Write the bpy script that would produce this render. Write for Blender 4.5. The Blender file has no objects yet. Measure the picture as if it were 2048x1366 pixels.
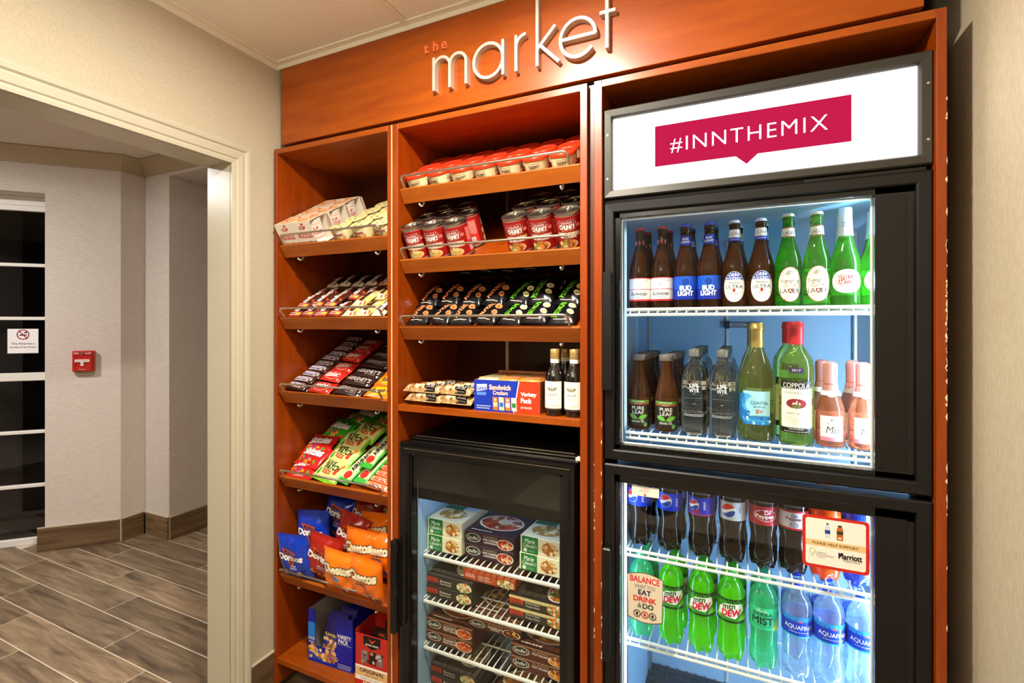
import bpy, math, random
from mathutils import Vector, Matrix
from mathutils.geometry import tessellate_polygon
SC = bpy.context.scene
COL = SC.collection
R = math.radians
# ---------------------------------------------------------------- camera, world, lights, exposure
cam = bpy.data.cameras.new('camera'); camo = bpy.data.objects.new('camera', cam); COL.objects.link(camo)
camo.location = (0, -1.35, 1.45); camo.rotation_euler = (R(90), 0, math.atan(446/971))
cam.sensor_width = 36; cam.lens = 36*971/2048; cam.shift_y = -35/2048; cam.clip_start = .02
SC.camera = camo
SC.view_settings.view_transform = 'Standard'; SC.view_settings.look = 'None'
SC.view_settings.gamma = 1; SC.view_settings.use_curve_mapping = False
SC.view_settings.exposure = 0.0
W = bpy.data.worlds.new('night'); SC.world = W; W.use_nodes = True
W.node_tree.nodes['Background'].inputs[0].default_value = (.55, .62, .8, 1)
W.node_tree.nodes['Background'].inputs[1].default_value = .01
def area(name, loc, power, size, color, rot=(0,0,0), shape='DISK', sy=None, spread=180):
    l = bpy.data.lights.new(name, 'AREA'); l.shape = shape; l.size = size
    if sy: l.size_y = sy
    l.energy = power; l.color = color; l.spread = R(spread)
    o = bpy.data.objects.new(name, l); COL.objects.link(o); o.location = loc; o.rotation_euler = rot
    return o
WARM = (1, .93, .82); NEUT = (1, .95, .91); COLD = (.70, .87, 1)
CANS = [(-.56, -.74, 2.485, 60, WARM), (-.75, -2.9, 2.485, 5, WARM), (-1.2, -1.9, 2.485, 5, WARM)]  # first lamp follows the cast shadows; the other two are added, unseen fill
for i, (x, y, z, p, c) in enumerate(CANS):
    area('downlight_glow', (x, y, z), p, .13, c)
area('hall_glow', (-3.75, -1.3, 2.54), 52, .3, NEUT)
area('uplight_fill', (-.55, -2.5, 1.86), 74, .22, (1, .96, .90), (math.pi, 0, 0))  # added fill that brightens ceiling and upper walls from out of view
area('hall_glow', (-2.6, -.4, 2.54), 9, .2, NEUT)

# ---------------------------------------------------------------- helpers
def lin(h):
    h = h.lstrip('#'); h = h if len(h) == 6 else ''.join(c*2 for c in h); v = [int(h[i:i+2], 16)/255 for i in (0, 2, 4)]
    return tuple(c/12.92 if c <= .04045 else ((c+.055)/1.055)**2.4 for c in v) + (1,)
def mat(name, col='#808080', rough=.5, metal=0., spec=.5, trans=0., ior=1.45, coat=0., emit=None, es=0., sub=0.):
    m = bpy.data.materials.new(name); m.use_nodes = True
    b = m.node_tree.nodes['Principled BSDF']
    b.inputs['Base Color'].default_value = lin(col) if isinstance(col, str) else tuple(col)+(1,)
    b.inputs['Roughness'].default_value = rough; b.inputs['Metallic'].default_value = metal
    b.inputs['Specular IOR Level'].default_value = spec; b.inputs['IOR'].default_value = ior
    b.inputs['Transmission Weight'].default_value = trans
    b.inputs['Coat Weight'].default_value = coat; b.inputs['Coat Roughness'].default_value = .08
    if emit: b.inputs['Emission Color'].default_value = lin(emit); b.inputs['Emission Strength'].default_value = es
    return m
def nodes(m): return m.node_tree.nodes, m.node_tree.links, m.node_tree.nodes['Principled BSDF']
def noise_col(m, scale, c1, c2, detail=4, rough=.5, lo=.3, hi=.7, vec=None, bump=0., bscale=None, rnd=False):
    """base colour from stretched noise between two colours; optional bump from the same noise"""
    N, L, b = nodes(m)
    tc = N.new('ShaderNodeTexCoord'); mp = N.new('ShaderNodeMapping'); mp.inputs['Scale'].default_value = scale
    L.new(tc.outputs['Object'], mp.inputs['Vector'])
    if rnd:
        oi = N.new('ShaderNodeObjectInfo'); cx = N.new('ShaderNodeVectorMath'); cx.operation = 'SCALE'
        cx.inputs[0].default_value = (37, 19, 53); L.new(oi.outputs['Random'], cx.inputs['Scale'])
        L.new(cx.outputs[0], mp.inputs['Location'])
    n = N.new('ShaderNodeTexNoise'); n.inputs['Scale'].default_value = 1; n.inputs['Detail'].default_value = detail
    n.inputs['Roughness'].default_value = rough; L.new(mp.outputs[0], n.inputs['Vector'])
    n.inputs['Distortion'].default_value = .6 if rnd else .2
    cr = N.new('ShaderNodeValToRGB'); cr.color_ramp.elements[0].position = lo; cr.color_ramp.elements[1].position = hi
    cr.color_ramp.elements[0].color = lin(c1); cr.color_ramp.elements[1].color = lin(c2)
    L.new(n.outputs['Fac'], cr.inputs['Fac']); out = cr.outputs['Color']
    if rnd:
        hs = N.new('ShaderNodeHueSaturation'); mr = N.new('ShaderNodeMapRange')
        mr.inputs['To Min'].default_value = .72; mr.inputs['To Max'].default_value = 1.22
        L.new(oi.outputs['Random'], mr.inputs['Value']); L.new(mr.outputs[0], hs.inputs['Value'])
        L.new(out, hs.inputs['Color']); out = hs.outputs['Color']
    L.new(out, b.inputs['Base Color'])
    if bump:
        bp = N.new('ShaderNodeBump'); bp.inputs['Strength'].default_value = bump; bp.inputs['Distance'].default_value = .002
        src = n
        if bscale:
            src = N.new('ShaderNodeTexNoise'); src.inputs['Scale'].default_value = bscale; src.inputs['Detail'].default_value = 2
            L.new(tc.outputs['Object'], src.inputs['Vector'])
        L.new(src.outputs['Fac'], bp.inputs['Height']); L.new(bp.outputs[0], b.inputs['Normal'])
    return m
_ink = {}
def ink(h, rough=.45):
    k = (h, rough)
    if k not in _ink: _ink[k] = mat('ink_' + h.lstrip('#'), h, rough, spec=.28)
    return _ink[k]

class MB:
    """collects geometry, builds ONE mesh object"""
    def __init__(s): s.v = []; s.f = []; s.m = []
    def add(s, vs, fs, mi=0, M=None):
        o = len(s.v)
        s.v += [tuple(M @ Vector(p)) for p in vs] if M is not None else [tuple(p) for p in vs]
        s.f += [tuple(i+o for i in f) for f in fs]; s.m += [mi]*len(fs)
        return s
    def box(s, x0, y0, z0, x1, y1, z1, c=0., mi=0, M=None):
        if c <= 0:
            vs = [(x, y, z) for z in (z0, z1) for y in (y0, y1) for x in (x0, x1)]
            fs = [(0, 2, 3, 1), (4, 5, 7, 6), (0, 1, 5, 4), (2, 6, 7, 3), (0, 4, 6, 2), (1, 3, 7, 5)]
            return s.add(vs, fs, mi, M)
        lo = (x0, y0, z0); hi = (x1, y1, z1); idx = {}; vs = []
        for sx in (0, 1):
            for sy in (0, 1):
                for sz in (0, 1):
                    sg = (sx, sy, sz)
                    for ax in range(3):
                        p = [(hi[k]-c if sg[k] else lo[k]+c) for k in range(3)]; p[ax] = hi[ax] if sg[ax] else lo[ax]
                        idx[sg, ax] = len(vs); vs.append(p)
        fs = []
        for ax in range(3):
            a, b = [k for k in range(3) if k != ax]
            for side in (0, 1):
                q = []
                for (p_, q_) in ((0, 0), (1, 0), (1, 1), (0, 1)):
                    sg = [0]*3; sg[ax] = side; sg[a] = p_; sg[b] = q_; q.append(idx[tuple(sg), ax])
                fs.append(tuple(q))
            for p_ in (0, 1):
                for q_ in (0, 1):
                    s0 = [0]*3; s0[a] = p_; s0[b] = q_; s1 = s0[:]; s1[ax] = 1
                    s0, s1 = tuple(s0), tuple(s1)
                    fs.append((idx[s0, a], idx[s1, a], idx[s1, b], idx[s0, b]))
        for sx in (0, 1):
            for sy in (0, 1):
                for sz in (0, 1): fs.append(tuple(idx[(sx, sy, sz), k] for k in range(3)))
        cx = Vector(((x0+x1)/2, (y0+y1)/2, (z0+z1)/2)); out = []
        for f in fs:
            P = [Vector(vs[i]) for i in f]; n = (P[1]-P[0]).cross(P[2]-P[0]); g = sum(P, Vector())/len(P) - cx
            out.append(f if n.dot(g) >= 0 else f[::-1])
        return s.add(vs, out, mi, M)
    def lathe(s, prof, seg=24, mi=0, M=None, cap=True, mis=None):
        vs = []; fs = []; n = len(prof)
        for r, z in prof:
            for k in range(seg):
                a = 2*math.pi*k/seg; vs.append((r*math.cos(a), r*math.sin(a), z))
        ms = []
        for i in range(n-1):
            for k in range(seg):
                k2 = (k+1) % seg
                fs.append((i*seg+k, i*seg+k2, (i+1)*seg+k2, (i+1)*seg+k)); ms.append(mis[i] if mis else mi)
        if cap:
            fs.append(tuple(range(seg))[::-1]); ms.append(mis[0] if mis else mi)
            fs.append(tuple((n-1)*seg+k for k in range(seg))); ms.append(mis[-1] if mis else mi)
        s.add(vs, fs, mi, M); s.m[-len(ms):] = ms
        return s
    def tube(s, pts, r, seg=8, mi=0, closed=False):
        pts = [Vector(p) for p in pts]; n = len(pts); vs = []; fs = []; up = None
        for i, p in enumerate(pts):
            a = pts[i-1] if (i or closed) else p; b = pts[(i+1) % n] if (i < n-1 or closed) else p
            t = (b-a).normalized()
            if up is None:
                up = t.orthogonal().normalized()
            up = (up - t*up.dot(t)).normalized(); w = t.cross(up)
            for k in range(seg):
                q = 2*math.pi*k/seg; vs.append(p + (up*math.cos(q) + w*math.sin(q))*r)
        for i in range(n if closed else n-1):
            j = (i+1) % n
            for k in range(seg):
                k2 = (k+1) % seg; fs.append((i*seg+k, i*seg+k2, j*seg+k2, j*seg+k))
        if not closed: fs += [tuple(range(seg))[::-1], tuple((n-1)*seg+k for k in range(seg))]
        return s.add(vs, fs, mi)
    def prism(s, poly, h, mi=0, M=None):
        """poly in xy extruded 0..h in z (poly ccw)"""
        n = len(poly)
        vs = [(x, y, 0) for x, y in poly] + [(x, y, h) for x, y in poly]
        fs = [tuple(range(n))[::-1], tuple(range(n, 2*n))] + [(i, (i+1) % n, n+(i+1) % n, n+i) for i in range(n)]
        return s.add(vs, fs, mi, M)
    def build(s, name, mats, parent=None, smooth=None, loc=None, M=None):
        me = bpy.data.meshes.new(name); me.from_pydata(s.v, [], s.f)
        mats = mats if isinstance(mats, (list, tuple)) else [mats]
        for m in mats: me.materials.append(m)
        if len(mats) > 1: me.polygons.foreach_set('material_index', s.m)
        if smooth is not None:
            me.polygons.foreach_set('use_smooth', [True]*len(s.f))
            if smooth < 180: me.set_sharp_from_angle(angle=R(smooth))
        me.update()
        o = bpy.data.objects.new(name, me); COL.objects.link(o)
        if parent is not None: o.parent = parent
        if M is not None: o.matrix_world = M
        if loc is not None: o.location = loc
        return o
def tag(o, label=None, cat=None, group=None, kind=None):
    if label: o['label'] = label
    if cat: o['category'] = cat
    if group: o['group'] = group
    if kind: o['kind'] = kind
    return o
def empty(name, loc=(0, 0, 0), M=None):
    o = bpy.data.objects.new(name, None); COL.objects.link(o); o.location = loc; o.empty_display_size = .02
    if M is not None: o.matrix_world = M
    return o
def kids(o): return [c for c in ALLKIDS.get(o.name, [])]
def copy_tree(o, parent=None):
    c = o.copy(); COL.objects.link(c)
    if parent is not None: c.parent = parent
    for ch in list(o.children): copy_tree(ch, c)
    return c
def struct(name, b, m, parent=None, **k):
    o = b.build(name, m, parent, **k)
    if parent is None: o['kind'] = 'structure'
    return o
def bx(name, m, a, b, c=0., parent=None, **k):
    return MB().box(*a, *b, c).build(name, m, parent, **k)

# ---- flat print: coloured shapes and lettering laid on a surface through a mapping (u, v, lift) -> point
_txt = {}
def text2d(s, bold=0., shear=0., sp=1.):
    k = (s, shear, sp, bold)
    if k not in _txt:
        c = bpy.data.curves.new('t', 'FONT'); c.body = s; c.size = 1; c.shear = shear; c.offset = bold; c.space_character = sp
        c.align_x = 'LEFT'; c.resolution_u = 3 if len(s) < 14 else 2
        o = bpy.data.objects.new('t', c); COL.objects.link(o)
        dg = bpy.context.evaluated_depsgraph_get(); ev = o.evaluated_get(dg)
        me = bpy.data.meshes.new_from_object(ev)
        vs = [tuple(v.co[:2]) for v in me.vertices]; fs = [tuple(p.vertices) for p in me.polygons]
        if vs:
            x0 = min(v[0] for v in vs); x1 = max(v[0] for v in vs); y0 = min(v[1] for v in vs); y1 = max(v[1] for v in vs)
        else: x0 = x1 = y0 = y1 = 0
        bpy.data.objects.remove(o); bpy.data.curves.remove(c); bpy.data.meshes.remove(me)
        _txt[k] = (vs, fs, x0, x1, y0, y1)
    return _txt[k]
def refine(v, f, maxe):
    """triangulate flat print and split its long edges so that it can bend round a surface"""
    v = list(v); out = []; st = []; mid = {}
    for q in f:
        if len(q) == 3: st.append(q)
        elif len(q) == 4: st += [(q[0], q[1], q[2]), (q[0], q[2], q[3])]
        else: st += [tuple(q[i] for i in t) for t in tessellate_polygon([[Vector((v[i][0], v[i][1], 0)) for i in q]])]
    while st:
        a, b, c = st.pop()
        E = [((v[i][0]-v[j][0])**2+(v[i][1]-v[j][1])**2, i, j, k) for i, j, k in ((a, b, c), (b, c, a), (c, a, b))]
        d, i, j, k = max(E)
        if d <= maxe*maxe: out.append((a, b, c)); continue
        key = (min(i, j), max(i, j))
        if key not in mid: mid[key] = len(v); v.append(((v[i][0]+v[j][0])/2, (v[i][1]+v[j][1])/2))
        m = mid[key]; st += [(i, m, k), (m, j, k)]
    return v, out
class Art:
    def __init__(s): s.items = []
    def poly(s, pts, col): s.items.append(('p', list(pts), [tuple(range(len(pts)))], col)); return s
    def rect(s, x0, y0, x1, y1, col, nx=1, ny=1):
        vs = [(x0+(x1-x0)*i/nx, y0+(y1-y0)*j/ny) for j in range(ny+1) for i in range(nx+1)]
        fs = [(j*(nx+1)+i, j*(nx+1)+i+1, (j+1)*(nx+1)+i+1, (j+1)*(nx+1)+i) for j in range(ny) for i in range(nx)]
        s.items.append(('p', vs, fs, col)); return s
    def disc(s, cx, cy, rx, ry, col, n=20, rings=2, rot=0.):
        vs = [(cx, cy)]; fs = []; cr, sr = math.cos(rot), math.sin(rot)
        for j in range(1, rings+1):
            for i in range(n):
                a = 2*math.pi*i/n; x = rx*j/rings*math.cos(a); y = ry*j/rings*math.sin(a)
                vs.append((cx+x*cr-y*sr, cy+x*sr+y*cr))
        for i in range(n):
            fs.append((0, 1+i, 1+(i+1) % n))
            for j in range(rings-1):
                b = 1+j*n; fs.append((b+i, b+n+i, b+n+(i+1) % n, b+(i+1) % n))
        s.items.append(('p', vs, fs, col)); return s
    def ring(s, cx, cy, rx, ry, w, col, n=24):
        vs = []; fs = []
        for i in range(n):
            a = 2*math.pi*i/n; c, q = math.cos(a), math.sin(a)
            vs += [(cx+rx*c, cy+ry*q), (cx+(rx-w)*c, cy+(ry-w)*q)]
        for i in range(n):
            j = (i+1) % n; fs.append((2*i, 2*j, 2*j+1, 2*i+1))
        s.items.append(('p', vs, fs, col)); return s
    def text(s, t, cx, cy, h, col, bold=0., shear=0., w=None, sp=1., rot=0., edge=None):
        """h = height of the letters' box; w = optional full width"""
        vs, fs, x0, x1, y0, y1 = text2d(t, min(bold, 0.), shear, sp); bold = max(bold, 0.)
        ky = h/max(y1-y0, .01); kx = w/max(x1-x0, .01) if w else ky
        mx, my = (x0+x1)/2, (y0+y1)/2; c, q = math.cos(rot), math.sin(rot)
        T = lambda p: (cx+(p[0]-mx)*kx*c-(p[1]-my)*ky*q, cy+(p[0]-mx)*kx*q+(p[1]-my)*ky*c)
        def lay(b, c_):                       # heavier weight: the same outline laid down again, shifted round
            offs = [(-b, 0), (b, 0)] if b < .02 else [(-b, -b*.5), (b, b*.5), (-b*.4, b*.8), (b*.4, -b*.8)] if b < .045 else [(b*math.cos(q), b*.9*math.sin(q)) for q in [math.pi*j/3 for j in range(6)]]
            for dx, dy in (offs if b else [(0, 0)]): s.items.append(('p', [T((p[0]+dx, p[1]+dy)) for p in vs], fs, c_))
        if edge: lay(bold+edge[1], edge[0])
        lay(bold, col); return s
    def specks(s, x0, y0, x1, y1, r, n, cols, seed=1, rings=1, k=7):
        rg = random.Random(seed)
        for i in range(n):
            s.disc(rg.uniform(x0, x1), rg.uniform(y0, y1), r*rg.uniform(.7, 1.3), r*rg.uniform(.6, 1.1), cols[i % len(cols)], k, rings, rg.uniform(0, 3))
        return s
    def lines(s, x0, y0, x1, y1, n, col, seed=1):
        """rows of tiny illegible copy drawn as broken strokes"""
        rg = random.Random(seed); dy = (y1-y0)/n
        for i in range(n):
            x = x0
            while x < x1-(x1-x0)*.06:
                w = rg.uniform(.06, .16)*(x1-x0); e = min(x+w, x1)
                s.rect(x, y0+dy*(i+.3), e, y0+dy*(i+.7), col); x = e+(x1-x0)*.025
        return s
    def strip(s, A_, B_, col):
        n = len(A_); s.items.append(('p', list(A_)+list(B_), [(i, i+1, n+i+1, n+i) for i in range(n-1)], col)); return s
    def build(s, name, parent, fn, lift=.00012, base=.0004, rough=.45, maxe=None):
        cols = []; vs = []; fs = []; ms = []; lift = min(lift, .0011/max(1, len(s.items)))
        for li, (_, v, f, c) in enumerate(s.items):
            if maxe: v, f = refine(v, f, maxe)
            if c not in cols: cols.append(c)
            o = len(vs); vs += [tuple(fn(p[0], p[1], base+lift*li)) for p in v]
            fs += [tuple(i+o for i in q) for q in f]; ms += [cols.index(c)]*len(f)
        b = MB(); b.v = vs; b.f = fs; b.m = ms
        return b.build(name, [c if not isinstance(c, str) else ink(c, rough) for c in cols], parent)
def flat(origin, U, V):
    o, U, V = Vector(origin), Vector(U), Vector(V); n = U.cross(V).normalized()
    return lambda u, v, l: o+U*u+V*v+n*l
def cyl(r, z0=0., a0=-math.pi/2):
    """wrap u (arc length, + to the right seen from -y) and v (height) on a cylinder round z"""
    return lambda u, v, l: Vector(((r+l)*math.cos(a0+u/r), (r+l)*math.sin(a0+u/r), z0+v))
# ---------------------------------------------------------------- materials of the place
def wood(name, c1, c2, rough=.32, sc=(2, 2, 40), coat=.12, spec=.4):
    return noise_col(mat(name, c2, rough, coat=coat, spec=spec), sc, c1, c2, 6, .6, .25, .8, bump=.02)
CHERRY = wood('cherry_veneer', '#823604', '#A6500C', sc=(5, 30, 30))
CHERRYV = wood('cherry_veneer_upright', '#742A02', '#963F05', sc=(34, 34, 4))
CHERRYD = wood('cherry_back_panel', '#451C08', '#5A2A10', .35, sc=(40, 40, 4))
FASCIAM = wood('cherry_fascia', '#883602', '#AE5406', .30, sc=(3, 14, 26), coat=.0, spec=.65)
LIPM = wood('cherry_lip', '#8C4208', '#AA5A12', .42, sc=(6, 30, 30), coat=.1)
CHIP = mat('bare_chipboard', '#E7CDA2', .8)
WALLM = noise_col(mat('linen_wallpaper', '#C8B48C', .75), (420, 420, 90), '#ADA28A', '#C0B59D', 3, .6, .3, .7, bump=.10)
WALLR = noise_col(mat('linen_wallpaper_grey', '#C2B294', .7), (260, 260, 60), '#A69A80', '#B8AC92', 3, .6, .3, .7, bump=.10)
HALLW = noise_col(mat('hall_wallpaper', '#BDB0A4', .8), (30, 30, 180), '#C6BBB2', '#D6CCC4', 3, .6, .3, .7, bump=.06)
TRIMM = mat('cream_gloss_paint', '#B9B29C', .28)
CROWNM = mat('tan_moulding_paint', '#B3A184', .5)
CEILM = noise_col(mat('ceiling_tile', '#CDBFA2', .9), (160, 160, 160), '#DDD3BE', '#ECE4D2', 4, .6, .3, .7, bump=.35)
HCEIL = mat('hall_ceiling_paint', '#D8CCBE', .9)
GRIDM = mat('ceiling_grid_metal', '#E0D6BE', .45)
GROUT = mat('grout', '#CDBFAA', .9)
TILEM = noise_col(mat('wood_look_tile', '#7A634C', .42), (3, 26, 26), '#453729', '#A28B6F', 6, .62, .28, .75, bump=.05, rnd=True)
BASEM = noise_col(mat('wood_look_base_tile', '#6A533C', .4), (3, 3, 45), '#4A3927', '#86694B', 6, .6, .3, .75, bump=.05, rnd=True)
WHITEP = mat('white_paint', '#E6E2DC', .45)
BLACK = mat('black_powder_coat', '#0E0D0C', .42, spec=.4)
BLACKG = mat('black_gloss', '#0B0B0C', .18)
DARK = mat('dark_void', '#0A0807', .8)
STEEL = mat('brushed_nickel', '#C9C2B4', .32, 1.)
CHROME = mat('chrome_strip', '#C8C8C8', .2, 1.)
PEGM = mat('white_plastic', '#E8E4DA', .4)
LINER = mat('grey_white_liner', '#A6CBEA', .42)
WIREM = mat('white_coated_wire', '#ECEBE2', .4)
TUBEM = mat('lamp_tube', '#FFFFFF', .5, emit='#BFE0FF', es=100.)
def thin_glass(name, tint=(1, 1, 1), refl=1., rough=0.):
    m = bpy.data.materials.new(name); m.use_nodes = True; N, L = m.node_tree.nodes, m.node_tree.links
    N.remove(N['Principled BSDF']); out = N['Material Output']
    t = N.new('ShaderNodeBsdfTransparent'); t.inputs[0].default_value = tuple(tint)+(1,)
    g = N.new('ShaderNodeBsdfGlossy'); g.inputs['Roughness'].default_value = rough; g.inputs['Color'].default_value = (refl, refl, refl, 1)
    ge = N.new("ShaderNodeNewGeometry"); dt = N.new("ShaderNodeVectorMath"); dt.operation = "DOT_PRODUCT"; L.new(ge.outputs["Normal"], dt.inputs[0]); L.new(ge.outputs["Incoming"], dt.inputs[1])
    def mth(op, a, b=None):
        q = N.new("ShaderNodeMath"); q.operation = op
        for i, v in enumerate((a, b)):
            if v is None: continue
            if isinstance(v, (int, float)): q.inputs[i].default_value = v
            else: L.new(v, q.inputs[i])
        return q.outputs[0]
    sch = mth("ADD", mth("MULTIPLY", mth("POWER", mth("SUBTRACT", 1., mth("ABSOLUTE", dt.outputs["Value"])), 5.), .95), .02)
    mx = N.new('ShaderNodeMixShader'); L.new(sch, mx.inputs[0]); L.new(t.outputs[0], mx.inputs[1]); L.new(g.outputs[0], mx.inputs[2])
    L.new(mx.outputs[0], out.inputs[0]); return m
PANE = thin_glass('door_glass', (.97, .99, .98))
NIGHT = thin_glass('hall_door_glass', (.5, .5, .5))

# ---------------------------------------------------------------- the room shell
XL, XR, YB, ZC = -1.667, .475, -4.2, 2.49
HX0, HY1, HZ = -5.2, 1.3, 2.56
struct('floor', MB().box(HX0, YB, -.06, .6, HY1, -.0012), GROUT)
fl = bpy.data.objects['floor']
tb = MB().box(0, 0, -.012, .9650, .1530, 0, .0012); tme = None
offs = {0: -2.885, 1: -3.21, 2: -3.535}
for r in range(-12, 9):                       # rows of wood-look floor tiles, a third of a tile offset from row to row
    y0 = -.300+.1575*r; x = offs[r % 3] - 2*.9695 if False else {0: -3.21, 1: -3.535, 2: -2.89}[r % 3]-.9695*2
    while x < .58:
        if not (y0 > .85) and x > -5.1:
            if tme is None: o = tb.build('tile', TILEM, fl); tme = o
            else: o = tme.copy(); COL.objects.link(o); o.parent = fl
            o.location = (x, y0+.002, 0)
        x += .9695
wl = MB()
JY, HEAD, OY2 = -.171, 2.038, -2.1
wl.box(XL-.124, JY, 0, XL, .82, ZC).box(XL-.124, OY2, HEAD, XL, JY, ZC).box(XL-.124, YB, 0, XL, OY2, ZC)
struct('wall_left', wl, WALLM)
jm = MB().box(XL-.126, JY-.004, 0, XL+.002, JY+.001, HEAD).box(XL-.126, OY2, HEAD-.004, XL+.002, JY, HEAD+.001).box(XL-.126, OY2-.001, 0, XL+.002, OY2+.004, HEAD)
struct('trim_1', jm, TRIMM)
prof = [(0, 0), (0, .011), (.010, .013), (.013, .009), (.018, .009), (.022, .014), (.040, .017), (.046, .012), (.050, .012), (.055, .019), (.066, .021), (.071, .016), (.074, .016), (.074, 0)]
cs = MB(); vs = []; fs = []
for o_, d in prof:
    a = .004-o_
    vs += [(XL+d, JY-.004+o_, 0), (XL+d, JY-.004+o_, HEAD-.004+o_), (XL+d, OY2+.004-o_, HEAD-.004+o_), (XL+d, OY2+.004-o_, 0)]
for i in range(len(prof)-1):
    for k in range(3): fs.append((i*4+k, i*4+k+1, i*4+k+5, i*4+k+4))
cs.add(vs, fs); struct('trim_2', cs, TRIMM)
struct('wall_right', MB().box(XR, YB, 0, XR+.1, .82, ZC), WALLR)
struct('wall_back', MB().box(XL, .80, 0, XR+.1, .90, ZC), WALLM)
struct('wall_front', MB().box(HX0, YB-.1, 0, XR+.1, YB, HZ), mat('taupe_wall_paint', '#5E5347', .8))
d2 = struct('door_2', MB().box(-1.12, YB, 0, -1.0, YB+.05, 2.16, .006), mat('brown_door_casing', '#6A4226', .4)); DK_ = d2.data.materials[0]
for a, b in (((-.25, YB, 0), (-.13, YB+.05, 2.16)), ((-1.18, YB, 2.16), (-.07, YB+.07, 2.30))): bx('casing', DK_, a, b, .006, d2)
bx('door_leaf', mat('dark_door', '#120E0C', .3), (-1.0, YB, 0), (-.25, YB+.02, 2.16), .002, d2)
ce = struct('ceiling', MB().box(XL, YB, ZC+.012, XR+.1, .85, ZC+.06), GRIDM)
bx('ceiling_panel', CEILM, (XL+.02, -.60, ZC-.001), (-1.045, .012, ZC+.014), .001, ce)
for k in range(3):
    for j in range(7):
        if (k, j) == (0, 0): continue
        x0 = (XL+.02, -1.019, -.41)[k]; x1 = (-1.045, -.436, XR)[k]; y1 = .012-.61*j
        bx('ceiling_panel', CEILM, (x0, y1-.588, ZC-.001), (x1, y1, ZC+.014), .001, ce)
gr = MB()
for x in (-1.032, -.423): gr.box(x-.012, YB, ZC-.0075, x+.012, .029, ZC+.012, .001)
for j in range(1, 8): gr.box(XL, .023-.61*j-.012, ZC-.005, XR, .023-.61*j+.012, ZC+.012, .001)
gr.box(XL, YB, ZC-.006, XL+.022, .8, ZC+.013, .001).box(XL, YB, ZC-.026, XL+.003, .8, ZC-.004)
gr.box(XL, .004, ZC-.0062, XR, .0285, ZC+.013, .001).box(XL, .026, ZC-.022, XR, .03, ZC)
gr.build('ceiling_grid', GRIDM, ce)
for i, (x, y, z, p, c) in enumerate(CANS):
    o = MB().lathe([(.070, 0), (.078, -.006), (.098, -.006), (.1, .002), (.1, .006), (.07, .006)], 32, cap=False).build('downlight', WHITEP, None, 40, loc=(x, y, ZC-.003))
    tag(o, ('round white recessed downlight ring nearest the cabinets', 'round white recessed downlight ring added for fill at the back of the room', 'round white recessed downlight ring added for fill beside the doorway')[i], 'light', 'recessed ceiling downlights')
fl_ = empty('added_fill_lamp', (-.55, -2.5, 0)); tag(fl_, 'dark unseen floor lamp added as ceiling fill at the back of the room', 'lamp')  # unseen lamp body, added to carry the uplight fill
for nm, pr, sm in (('base', [(.13, 0), (.13, .012), (.02, .03)], 40), ('pole', [(.012, .03), (.012, 1.74)], 60), ('bowl_shade', [(.012, 1.73), (.06, 1.75), (.14, 1.83), (.138, 1.84), (.055, 1.765), (.0, 1.76)], 50)):
    MB().lathe(pr, 28, cap=nm != 'bowl_shade').build(nm, BLACK, fl_, sm)
bb = struct('baseboard_left', MB().box(XL, JY+.071, .0, XL+.011, .80, .150), BASEM)
MB().box(XL, JY+.071, .150, XL+.012, .80, .158, .002).build('cap_strip', TRIMM, bb)
struct('baseboard_right', MB().box(XR-.011, YB, 0, XR, .80, .15), BASEM)

# ---------------------------------------------------------------- hallway beyond the opening
s2_ = math.sqrt(.5)
pA0, pA, pB, pC = (-4.003, .222), (-3.722, .503), (-3.728, .652), (-3.453, .652)
def wallseg(mb, p, q, z0, z1, th, mi=0):
    d = Vector((q[0]-p[0], q[1]-p[1], 0)).normalized(); n = Vector((-d.y, d.x, 0))*th
    P = [Vector((p[0], p[1], 0)), Vector((q[0], q[1], 0))]; P += [P[1]+n, P[0]+n]
    mb.add([(v.x, v.y, z0) for v in P]+[(v.x, v.y, z1) for v in P], [(3, 2, 1, 0), (4, 5, 6, 7), (0, 1, 5, 4), (1, 2, 6, 5), (2, 3, 7, 6), (3, 0, 4, 7)], mi)
hw = MB()
wallseg(hw, pA0, pA, 0, HZ, .16); wallseg(hw, pA, pB, 0, HZ, .2); wallseg(hw, pB, pC, 0, HZ, .3)
wallseg(hw, pC, (XL-.125, .652), 2.447, HZ, .12); hw.box(-3.7, .66, 0, -3.469, HY1, 2.452).box(-3.60, .70, 2.4475, XL-.125, HY1, 2.50).box(-3.6, .655, 0, -3.4535, .70, 2.449)
struct('wall_hall', hw, HALLW)
dirA = Vector((s2_, s2_, 0)); nA = Vector((s2_, -s2_, 0))
dp = Vector((-4.156, .27, 0)); hh = MB()
q0 = Vector((pA0[0], pA0[1], 0)) - dirA*2.0
wallseg(hh, (q0.x, q0.y), pA0, 2.285, HZ, .16)
struct('wall_hall_head', hh, HALLW)
struct('wall_hall_far', MB().box(HX0-.1, YB, 0, HX0, HY1, HZ).box(HX0, HY1, 0, XL, HY1+.1, HZ).box(-3.0, .66, 0, XL-.124, HY1, 2.447), HALLW)
struct('ceiling_hall', MB().box(HX0, YB, HZ, XL-.122, HY1, HZ+.05).box(XL-.13, YB, HZ-.1, XL-.122, HY1, HZ), HCEIL)
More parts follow.
